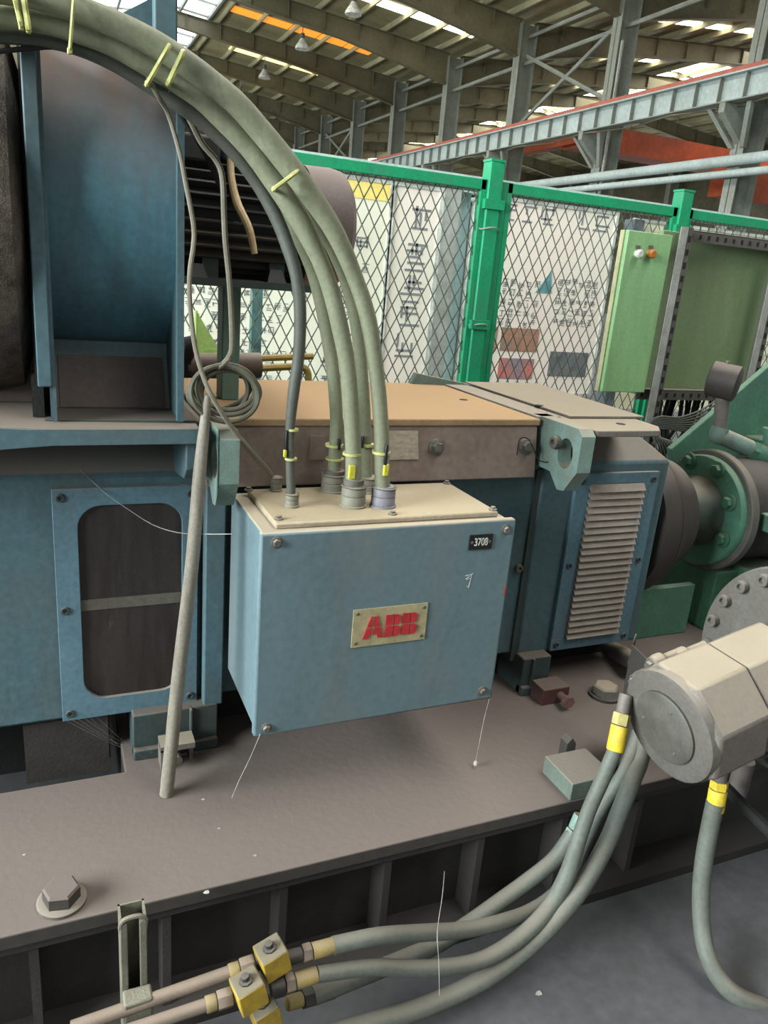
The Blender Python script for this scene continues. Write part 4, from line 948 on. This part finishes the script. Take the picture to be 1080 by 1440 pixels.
b = MB(); b.lathe([(0, 0.12), (0.0, 0.212), (0.006, 0.216), (0.03, 0.216)], (2.29, AXY, AXZ), (1, 0, 0), 64); b.obj('flange', GREENLT, gb)
b = MB(); b.lathe([(0, 0.2), (0.0, 0.232), (0.004, 0.237), (0.035, 0.237)], (2.32, AXY, AXZ), (1, 0, 0), 64); b.obj('flange_rim', GREY, gb)
b = MB(); b.lathe([(0, 0.205), (0.25, 0.205), (0.5, 0.3)], (2.35, AXY, AXZ), (1, 0, 0), 40); b.obj('bearing_housing', IRON, gb)
for px, py in ((970, 648), (1010, 661), (1026, 707), (1017, 758)):
    p = at(px, py, 0, 2.29); inst(HEXG, 'bolt', gb, (2.286, p.y, p.z), (-1, 0, 0), 0.022, random.random())
# sloped gusset and casing
YG = 2.40
q = [at(x, y, 1, YG) for x, y in ((944, 632), (1085, 512), (1140, 470), (1200, 760), (955, 760))]
b = MB(); b.prism(q, (0, 0.03, 0)); b.obj('gusset_plate', GREENLT, gb, bev=0.004)
b = MB(); b.box((2.45, 1.95, 0.0), (3.3, 2.6, 0.62)); b.obj('gear_casing', GREEN, gb, bev=0.01)
b = MB(); b.box((2.80, 2.0, 0.70), (3.3, 2.6, 1.05)); b.obj('upper_casing', GREEN, gb, bev=0.01)
x0 = 1.93
b = MB(); b.box((1.955, 2.0, PZ + 0.001), (2.25, 2.03, 0.555)); b.obj('pedestal', GREENLT, gb, bev=0.003)
b = MB(); b.box((2.34, 1.99, PZ + 0.001), (2.9, 2.5, 0.60)); b.obj('pedestal_block', GREEN, gb, bev=0.006)
# flange lug at the right edge
q = at(1064, 730, 0, 2.42); b = MB(); b.box((2.40, q.y - 0.17, q.z - 0.03), (3.0, q.y + 0.03, q.z + 0.035)); b.obj('split_flange', GREENLT, gb, bev=0.006)
for px, py in ((1072, 705),):
    p = at(px, py, 0, 2.46); inst(HEX, 'bolt', gb, (2.46, p.y, q.z + 0.036), (0, 0, 1), 0.02)
# breather, pipe and valve on top
YBR = 2.15
t = thing('breather_pipe', at(1015, 600, 1, YBR), 'dusty pipe with drum shaped breather cap and green valve on the gearbox', 'pipe')
pc = at(1018, 536, 1, YBR); axb = Vector((0.55, -0.80, -0.1)).normalized()
b = MB(); b.lathe([(-0.054, 0.055), (-0.048, 0.066), (0.048, 0.066), (0.054, 0.055)], pc, axb, 36); b.obj('breather_cap', CPL, t)
b = MB(); b.rod(pc + Vector((0, 0, .055)), pc + Vector((0, 0, .075)), 0.01, seg=8); b.obj('cap_nut', BOLT, t)
pa, pb_, pcn = at(1015, 560, 1, YBR), at(1011, 612, 1, YBR), at(1062, 634, 1, YBR - 0.04)
b = MB(); b.rod(pa + Vector((0, 0, .03)), pb_, 0.026, seg=16); b.obj('riser', STEEL, t)
b = MB(); b.tube([pb_ + Vector((0, 0, .03)), pb_ + Vector((-.004, 0, -.004)), pb_ + (pcn - pb_) * .15, pcn], 0.033, 14); b.obj('elbow', GREENBLUE, t)
b = MB(); dv = (pcn - pb_).normalized(); b.lathe([(0, 0.038), (0.03, 0.038)], pcn - dv * 0.03, dv, 6); b.lathe([(0.0, 0.034), (0.06, 0.05), (0.12, 0.034)], pcn, dv, 14); b.lathe([(0, 0.03), (0.06, 0.03), (0.062, 0.04), (0.09, 0.04), (0.092, 0.022), (0.15, 0.022)], pcn + dv * 0.06 + Vector((0, 0, .02)), (0, 0, 1), 12); b.lathe([(0.11, 0.046), (0.15, 0.046)], pcn, dv, 6); b.obj('valve', GREENLT, t)

# ---- grey disc with socket bolts and the dusty hydraulic motor in front of it
AX = Vector((1, 0.04, 0.19)).normalized()
HC = at(936, 1022, 0, 1.25)
dc = Vector((1.62, 1.125, 0.745))
t = thing('bolted_disc', dc - Vector((0, 0, .26)), 'grey round steel disc with a ring of socket bolts at the right edge', 'disc')
b = MB(); b.lathe([(0, 0.257), (0.005, 0.262), (0.05, 0.262)], dc, (1, 0, 0), 72); b.obj('disc_plate', GREY, t)
for k in range(20):
    a = math.radians(9 + 18 * k); inst(SOCK, 'socket_bolt', t, dc + Vector((-0.003, -0.228 * math.sin(a) * -1, 0.228 * math.cos(a))), (-1, 0, 0), 0.0165)
b = MB(); b.lathe([(0.05, 0.20), (1.0, 0.20)], dc, (1, 0, 0), 40); b.obj('rear_drum', GREEN, t)
b = MB(); b.box((dc.x + 0.75, dc.y - 0.1, 0), (dc.x + 1.0, dc.y + 0.1, dc.z - 0.1)); b.obj('stand', GREEN, t)
hm = thing('hydraulic_motor', HC, 'dusty grey eight sided hydraulic motor with round end cap and hoses', 'hydraulic motor')
HL = (dc - HC); HA = HL.normalized()
ea = HA.cross(Vector((0, 0, 1))).normalized(); eb = ea.cross(HA)
def hring(t_, r, n, ph=0.0, sq=1.0): return [HC + HA * t_ + (ea * math.cos(2 * PI * k / n + ph) + eb * math.sin(2 * PI * k / n + ph)) * r for k in range(n)]
b = MB(); b.lathe([(0, 0.122), (0.004, 0.131), (0.022, 0.136)], HC, HA, 48); b.obj('end_flange', GREY, hm)
ph8 = PI / 8 - 0.05
b = MB(); b.loft([hring(0.012, 0.134, 8, ph8), hring(0.02, 0.146, 8, ph8), hring(0.17, 0.146, 8, ph8)]); b.obj('body', STEEL, hm, bev=0.006)
b = MB(); b.loft([hring(0.172, 0.142, 8, ph8), hring(HL.length - .032, 0.142, 8, ph8)]); b.obj('rear_body', STEEL, hm, bev=0.006)
b = MB(); b.lathe([(-0.010, 0.0), (-0.010, 0.080), (-0.006, 0.086), (0.004, 0.086)], HC - HA * 0.0, HA, 48); b.obj('end_cap', mat('turned_cap', (86, 84, 78), (70, 68, 62), scale=18, bump=.15, metal=.2), hm)
for k in range(3): inst(RIVET, 'screw', hm, HC - HA * 0.010 + (ea * math.cos(1.2 + 2.1 * k) + eb * math.sin(1.2 + 2.1 * k)) * 0.06, -HA, 0.004)
for k, a in enumerate((0.2, 2.2, 2.9, 3.6)):
    c = HC + HA * 0.03 + (ea * math.cos(a) + eb * math.sin(a)) * 0.135
    if k: inst(HEX, 'bolt', hm, c, -HA, 0.013)
for px, py in ((925, 930), (958, 921)):
    q = at(px, py, 1, 1.27); b = MB(); b.lathe([(0, 0.016), (0.012, 0.02), (0.03, 0.02), (0.04, 0.012), (0.10, 0.012)], q - HA * 0.02, HA, 14); b.obj('port_plug', STEEL, hm)
# angle bracket behind it
q = [at(889, 907, 1, 1.40), at(911, 926, 1, 1.32)]
t = thing('angle_bracket', (q[0].x, 1.36, PZ), 'upright grey steel angle behind the hydraulic motor', 'bracket')
b = MB(); zt_ = q[0].z; p_ = [q[0], Vector((q[1].x, q[1].y, zt_)), Vector((q[1].x + .004, q[1].y + .002, zt_)), q[0] + Vector((.004, .003, 0)), q[0] + Vector((.06, .05, 0)), q[0] + Vector((.058, .056, 0))]
b.prism([Vector((v.x, v.y, PZ)) for v in (p_[0], p_[1], p_[2], p_[3])], (0, 0, zt_ - PZ)); b.prism([Vector((v.x, v.y, PZ)) for v in (p_[0], p_[3], p_[4], p_[5])], (0, 0, zt_ - PZ)); b.obj('angle_plate', IRON, t)
# pale roller under the louvred cover
q = at(850, 908, 1, 2.0); b = MB(); b.rod(q, at(895, 932, 1, 1.75), 0.032, seg=16); tag(b.obj('short_pipe', STEEL), 'short pale dusty pipe lying under the louvred motor end', 'pipe')

# ================================================================ HOSES
GH = 'grey rubber hoses of the hydraulic motor'
h2 = cable('hydraulic_hose', [(866, 1052, 1.19), (850, 1090, 1.185), (828, 1140, 1.18), (811, 1190, 1.17), (797, 1232, 1.16), (778, 1268, 1.15), (752, 1300, 1.13), (715, 1330, 1.115), (675, 1351, 1.105), (630, 1360, 1.10), (575, 1362, 1.10), (520, 1360, 1.10), (445, 1370, 1.10)], [10.5] * 3 + [11, 12, 12, 12, 12, 11.5, 11.5, 11.5, 11.5, 11.5], HOSE, 'grey hose from the upper yellow fitting to the lower front block', 'hose', GH)
h3 = cable('hydraulic_hose', [(908, 1035, 1.28), (900, 1070, 1.25), (888, 1100, 1.21), (872, 1140, 1.19), (856, 1180, 1.175), (834, 1222, 1.155), (805, 1266, 1.135), (770, 1306, 1.12), (725, 1346, 1.11), (680, 1377, 1.10), (630, 1402, 1.10), (575, 1424, 1.095), (510, 1442, 1.09), (420, 1470, 1.08)], 13, HOSE, 'thickest grey hose sweeping lowest across the floor', 'hose', GH)
h1 = cable('hydraulic_hose', [(898, 1030, 1.30), (888, 1062, 1.27), (876, 1090, 1.24), (858, 1118, 1.235), (838, 1150, 1.225), (820, 1190, 1.215), (805, 1225, 1.21), (780, 1258, 1.20), (745, 1282, 1.18), (700, 1298, 1.15), (650, 1308, 1.14), (590, 1312, 1.13), (530, 1317, 1.12), (468, 1330, 1.12)], 10.5, HOSE, 'grey hose between the two others, ending at the upper block', 'hose', GH)
h4 = cable('hydraulic_hose', [(806, 1172, 1.235), (780, 1208, 1.235), (745, 1237, 1.235), (700, 1270, 1.225), (655, 1302, 1.21), (610, 1330, 1.19), (560, 1352, 1.17), (500, 1376, 1.15), (440, 1400, 1.14)], 12, HOSE, 'grey hose running behind the others along the base beam', 'hose', GH)
h5 = cable('hydraulic_hose', [(1006, 1128, 1.10), (998, 1165, 1.095), (990, 1210, 1.08), (986, 1255, 1.06), (987, 1300, 1.03), (994, 1340, 0.99), (1010, 1374, 0.95), (1036, 1400, 0.91), (1075, 1416, 0.88), (1130, 1424, 0.86)], 12.5, HOSE, 'single grey hose dropping to the floor at the right', 'hose', GH)
def fitting(parent, p, axis, parts):
    for nm, a, c, r, seg, m in parts:
        b = MB(); b.lathe([(a, r * .94), (a + .002, r), (c - .002, r), (c, r * .94)], p, axis, seg); b.obj(nm, m, parent)
p = at(866, 1050, 1, 1.19); d = (at(874, 1010, 1, 1.21) - p).normalized()
fitting(h2, p, d, [('ferrule', -0.01, 0.05, 0.021, 16, YELLOW), ('hose_nut', 0.052, 0.08, 0.021, 6, mat('faded_yellow', (168, 156, 96), (140, 132, 92), scale=24)), ('adapter', 0.08, 0.125, 0.016, 14, STEEL)])
p = at(1006, 1134, 1, 1.10); d = (at(1012, 1098, 1, 1.11) - p).normalized()
fitting(h5, p, d, [('ferrule', -0.01, 0.045, 0.022, 16, YELLOW), ('hose_nut', 0.047, 0.068, 0.0225, 6, YELLOW), ('adapter', 0.068, 0.13, 0.017, 14, STEEL)])
p = at(806, 1172, 1, 1.235); d = (at(820, 1140, 1, 1.24) - p).normalized()
fitting(h4, p, d, [('ferrule', -0.02, 0.01, 0.021, 6, GREENBLUE), ('hose_nut', 0.012, 0.05, 0.018, 14, GREENBLUE)])
# fittings at the left ends
FB = mat('faded_pink_fitting', (118, 104, 92), (94, 84, 74), scale=24, dust=.4, dustcol=(140, 124, 108))
FY_ = mat('faded_yellow_fitting', (146, 126, 70), (116, 102, 68), scale=24, dust=.5, dustcol=(136, 122, 96))
p = at(468, 1330, 1, 1.12); d = (at(400, 1348, 1, 1.12) - p).normalized()
fitting(h1, p, d, [('ferrule', -0.005, 0.045, 0.0165, 14, FY_), ('hose_nut', 0.047, 0.065, 0.0185, 6, FB), ('adapter', 0.066, 0.095, 0.014, 12, IRON)])
p = at(442, 1371, 1, 1.10); d = (at(375, 1392, 1, 1.10) - p).normalized()
fitting(h2, p, d, [('ferrule', -0.005, 0.04, 0.017, 14, FY_), ('hose_nut', 0.042, 0.06, 0.0195, 6, FB), ('adapter', 0.062, 0.09, 0.015, 12, IRON)])
p = at(440, 1400, 1, 1.14); d = (at(390, 1416, 1, 1.13) - p).normalized()
fitting(h4, p, d, [('ferrule', -0.05, -0.005, 0.019, 14, IRON), ('hose_nut', -0.004, 0.025, 0.02, 6, IRON), ('adapter', 0.026, 0.06, 0.015, 12, FY_)])
YBK = mat('yellow_block_paint', (160, 134, 40), (126, 104, 36), dust=1.0, dustcol=(104, 98, 86), scale=22, bump=.2, lo=0.3)
def block(px, py, Y, s, lab):
    p = at(px, py, 1, Y); t = thing('valve_block', p - Vector((0, 0, s)), lab, 'valve block', 'yellow blocks joining hoses and pipes')
    mrot = Matrix.Translation(p) @ Matrix.Rotation(-0.22, 4, 'Y') @ Matrix.Rotation(0.15, 4, 'Z')
    b = MB(); b.box((-s, -s, -s), (s, s, s), mrot); b.obj('block_body', YBK, t, bev=0.003)
    b = MB(); b.lathe([(0, s * .5), (.004, s * .5), (.005, s * .3), (.014, s * .3), (.015, s * .12)], mrot @ Vector((0, 0, s)), mrot.to_3x3() @ Vector((0, 0, 1)), 8); b.obj('test_port', IRON, t)
    return p
p1 = block(383, 1347, 1.12, 0.027, 'yellow sided block at the end of the upper hose')
p2 = block(350, 1393, 1.09, 0.027, 'yellow sided block at the front, joined to the lower hose')
p3 = block(372, 1424, 1.11, 0.026, 'yellow block lowest at the bottom, under the front block')
pipes = [((366, 1352), (100, 1446), 1.13, 'upper pinkish steel pipe running down left from the blocks'), ((335, 1398), (120, 1470), 1.10, 'lower pinkish steel pipe running down left from the front block')]
for (a, c, Y, lab) in pipes:
    o = cable('steel_pipe', [(a[0], a[1], Y), ((a[0] + c[0]) / 2, (a[1] + c[1]) / 2, Y), (c[0], c[1], Y)], 9.5, FB, lab, 'pipe')
    pa = at(a[0], a[1], 1, Y); d = (at(c[0], c[1], 1, Y) - pa).normalized()
    fitting(o, pa, d, [('pipe_nut', 0.012, 0.04, 0.0185, 6, FB), ('pipe_ferrule', 0.042, 0.062, 0.0155, 12, FY_), ('end_nut', -0.02, 0.010, 0.0165, 6, IRON)])
# channel clamp
YK = 1.16
p = at(187, 1292, 1, YK); zc = p.z
t = thing('clamp_bracket', (p.x, YK, 0), 'upright slotted channel clamp holding the pipes at the bottom left', 'bracket')
BRK = mat('grimy_channel', (106, 104, 90), (80, 78, 66), scale=16, bump=.3, dust=.5, dustcol=(128, 122, 106))
wd = 0.0235
for s in (-1, 1):
    b = MB(); b.box((p.x + s * wd - 0.0085, YK - 0.004, 0.0), (p.x + s * wd * 0.55 + 0.0 if s < 0 else p.x + s * wd + 0.0045, YK + 0.03, zc + 0.004)) if False else b.box((min(p.x + s * wd, p.x + s * 0.0105), YK - 0.004, 0.0), (max(p.x + s * wd, p.x + s * 0.0105), YK + 0.004, zc - 0.006)); b.obj('channel_lip', BRK, t, bev=0.002)
    b = MB(); b.box((min(p.x + s * wd, p.x + s * (wd - 0.004)), YK, 0.0), (max(p.x + s * wd, p.x + s * (wd - 0.004)), YK + 0.042, zc)); b.obj('channel_side', BRK, t)
b = MB(); b.box((p.x - wd, YK + 0.038, 0.0), (p.x + wd, YK + 0.042, zc)); b.obj('channel_back', BRK, t)
b = MB(); b.tube([(p.x - wd + .003, YK + .002, zc - .03), (p.x - wd + .002, YK, zc - 0.008), (p.x - .012, YK - .001, zc + .004), (p.x + .012, YK - .001, zc + .004), (p.x + wd - .002, YK, zc - 0.008), (p.x + wd - .003, YK + .002, zc - .03)], 0.0045, 8); b.obj('channel_end', BRK, t)
q = at(192, 1404, 1, YK); b = MB(); b.box((q.x - .026, YK - 0.04, q.z - .06), (q.x + .026, YK - 0.004, q.z + .035)); b.obj('clamp_jaw', BRK, t, bev=.004)
# dark strut right of the single hose
b = MB(); a, c = at(1018, 1105, 1, 1.16), at(1085, 1172, 1, 1.05); b.rod(a, c + (c - a) * 1.2, 0.016, seg=8); tag(b.obj('dark_strut', DARK), 'dark diagonal bar behind the single right hose under the hydraulic motor', 'bar')
b = MB(); q = at(1040, 1100, 1, 1.2); b.rod(q + Vector((0, 0, .07)), q - Vector((0, 0, .035)), 0.026, seg=16); b.obj('port_stub', STEEL, hm)

# ================================================================ CABINET, PANEL AND STRUTS
YCB = 2.7
c4 = [at(x, y, 1, YCB) for x, y in ((883, 325), (946, 329), (906, 558), (846, 545))]
x0, x1 = (c4[0].x + c4[3].x) / 2, (c4[1].x + c4[2].x) / 2; z0, z1 = (c4[2].z + c4[3].z) / 2, (c4[0].z + c4[1].z) / 2
t = thing('control_cabinet', ((x0 + x1) / 2, YCB + .1, z0), 'light green control cabinet with two push buttons before the fence', 'cabinet')
b = MB(); b.box((x0, YCB + 0.02, z0), (x1 - 0.01, YCB + 0.045, z1)); b.obj('cabinet_body', mat('pale_cabinet_side', (176, 172, 136), (150, 150, 112), scale=5), t)
b = MB(); b.box((x0 + 0.006, YCB, z0), (x1, YCB + 0.02, z1)); dr = b.obj('door', CAB, t, bev=0.003)
for px, m in ((895, WHITE), (913, AMBER)):
    p = at(px, 357, 1, YCB); bt = MB(); bt.lathe([(0, 0.014), (0.01, 0.014), (0.014, 0.018), (0.024, 0.018), (0.03, 0.012)], (p.x, YCB, p.z), (0, -1, 0), 18); bt.obj('push_button', m, dr, label='white push button' if m is WHITE else 'orange push button')
    b = MB(); b.box((p.x - 0.012, YCB - 0.002, p.z + 0.02), (p.x + 0.014, YCB, p.z + 0.034)); b.obj('button_label', STEEL, dr)
# big panel in the cabinet's green, with shade mixed into the colour
q = [at(x, y, 1, 2.82) for x, y in ((948, 340), (1084, 350), (1068, 560), (910, 556))]
xq0, xq1 = at(940, 450, 1, 2.82).x - 0.12, at(1072, 440, 1, 2.82).x
zq1, zq0 = at(1000, 332, 1, 2.82).z, at(980, 556, 1, 2.82).z
t = thing('equipment_rack', ((xq0 + xq1) / 2, 2.8, 0), 'slotted steel rack carrying a large green panel in a shaded tone right of the cabinet', 'rack')
b = MB(); b.box((xq0, 2.82, zq0), (xq1, 2.86, zq1)); b.obj('panel', CABSHADE, t, bev=.003)
XS = 2.53
SLT = MB(); SLT.box((-0.007, -0.001, -0.013), (0.007, 0.0, 0.013)); SLT = SLT.mesh('slot', DARK, False)
def angle_post(x, y, za, zb, lab):
    b = MB(); b.box((x, y, za), (x + 0.004, y + 0.05, zb)); b.box((x, y, za), (x + 0.03, y + 0.004, zb)); o = b.obj('slotted_post', GREY, t)
    b = MB(); b.box((x - 0.04, y - 0.002, za), (x, y + 0.002, zb)); b.obj('post_flange', GALV, t)
    n = int((zb - za) / 0.055)
    for k in range(n):
        s = bpy.data.objects.new('slot', SLT); put(s, o, Matrix.Translation((x + 0.015, y - 0.0005, za + 0.03 + k * 0.055)))
angle_post(XS + 0.012, 2.70, 0.0, at(970, 320, 1, 2.7).z, '')
xr = at(1071, 480, 1, 2.74).x
angle_post(xr, 2.74, 0.0, zq1 + .05, '')
def angle_bar(z, xa_, xb_):
    b = MB(); b.box((xa_, 2.755, z - 0.022), (xb_, 2.759, z + 0.022)); b.box((xa_, 2.755, z + 0.02), (xb_, 2.81, z + 0.024)); o = b.obj('slotted_bar', GREY, t)
    n = int((xb_ - xa_) / 0.05)
    for k in range(n):
        s = bpy.data.objects.new('slot', SLT); put(s, o, Matrix.Translation((xa_ + 0.03 + k * 0.05, 2.7545, z)) @ Matrix.Diagonal((1, 1, 0.7, 1)))
zt1 = at(1020, 338, 1, 2.757).z; zb1 = at(960, 556, 1, 2.757).z
angle_bar(zt1, XS + 0.06, xr + 0.35); angle_bar(zb1, XS - 0.06, xr + 0.35)
# dark wiring under the rack
random.seed(3)
t = thing('wiring_bundle', (2.6, 2.72, 0.9), 'fan of dark grey wires hanging under the slotted rack', 'wires')
for k in range(8):
    sx, sy = 1000 - 3 * k, 572 + 3 * k
    b = MB(); b.tube([at(1012, 560 + 5 * k, 1, 2.60), at(985, 577 + 4.5 * k, 1, 2.62), at(955, 587 + 2.6 * k, 1, 2.64), at(928, 586 + 2.4 * k, 1, 2.66), at(914, 597 + 2 * k, 1, 2.66), at(922 + 4 * k, 625, 1, 2.62), at(930 + 5 * k, 660, 1, 2.60)], 0.0048, 6, False, 4); b.obj('wire', CABLEDK, t)
for k in range(16):
    x = 926 + 6.5 * k + random.uniform(-2, 2); y = 568 + random.uniform(-3, 3)
    b = MB(); b.tube([at(x, y - 8, 1, 2.85), at(x - random.uniform(2, 12), y + 25, 1, 2.87), at(x - random.uniform(6, 30), y + 60, 1, 2.86), at(x - random.uniform(6, 40), y + 110, 1, 2.85)], random.uniform(0.005, 0.011), 5, False, 4); b.obj('wire', DARK, t)

# ================================================================ COBWEBS AND SPECKS
def web(pts, lab, r=0.0007):
    b = MB(); b.tube(pts, r, 4, False, 3); tag(b.obj('cobweb_strand', COB), lab, 'cobweb')
web([at(112, 660, 1, 1.83), at(150, 695, 1, 1.80), at(180, 716, 1, 1.79), at(215, 738, 1, 1.78), at(250, 749, 1, 1.70), at(285, 751, 1, 1.62), at(326, 751, 1, 1.50)], 'white thread sagging from the motor window to the terminal box', 0.0009)
web([at(688, 983, 1, 1.46), at(681, 1010, 1, 1.47), at(673, 1050, 1, 1.48), at(668, 1075, 1, 1.48), at(664, 1095, 1, 1.49), at(650, 1140, 1, 1.49)], 'dusty thread hanging from the lower right corner of the box')
p = at(669, 1073, 1, 1.48); b = MB(); b.lathe([(-.008, .002), (-.004, .006), (.003, .006), (.008, .001)], p, (0.1, 0, 1), 8); tag(b.obj('dust_clump', COB), 'white fluff clump caught on the thread under the box', 'fluff')
web([at(366, 1032, 1, 1.46), at(352, 1065, 1, 1.47), at(336, 1098, 1, 1.48), at(326, 1122, 1, 1.50)], 'dusty thread hanging from the lower left corner of the box')
web([at(625, 1225, 1, 1.27), at(622, 1260, 1, 1.2), at(615, 1310, 1, 1.1), at(617, 1350, 1, 1.08), at(618, 1400, 1, 1.06)], 'pale thread hanging over the hoses')
for i, (px, py, s, z, lab) in enumerate(((291, 1255, .006, PZ, 'white curled scrap on the front edge of the base plate'), (758, 1397, .008, 0.0, 'pale paint flake on the floor right of the hoses'), (308, 1165, .003, PZ, 'tiny white speck in the middle of the base plate'), (34, 1202, .003, PZ, 'tiny white speck at the left of the base plate'), (286, 1124, .004, PZ, 'small white speck right of the stick foot'), (359, 1203, .004, PZ, 'small white speck near the plate edge'))):
    p = at(px, py, 2, z); b = MB(); b.prism([p + Vector((s * math.cos(a) * (1.3 if k % 2 else .8), s * math.sin(a) * .8, 0)) for k, a in enumerate([0, 1.1, 2.2, 3.1, 4.0, 5.2])], (0, 0, s * .25)); tag(b.obj('debris_flake', COB), lab, 'flake')
b = MB(); random.seed(9)
for k in range(6):
    a = at(90 + 9 * k, 1012 - k, 1, 1.80); c = at(205 + random.uniform(-10, 12), 1070 + random.uniform(-14, 12), 1, 1.755)
    m_ = a.lerp(c, .5) - Vector((0, 0, random.uniform(.0, .035))); b.tube([a, m_, c], 0.0003, 4, False, 5)
tag(b.obj('cobweb', mat('grey_cobweb', (120, 112, 106), scale=20)), 'torn cobweb stretched from the window panel bottom to the motor foot', 'cobweb')
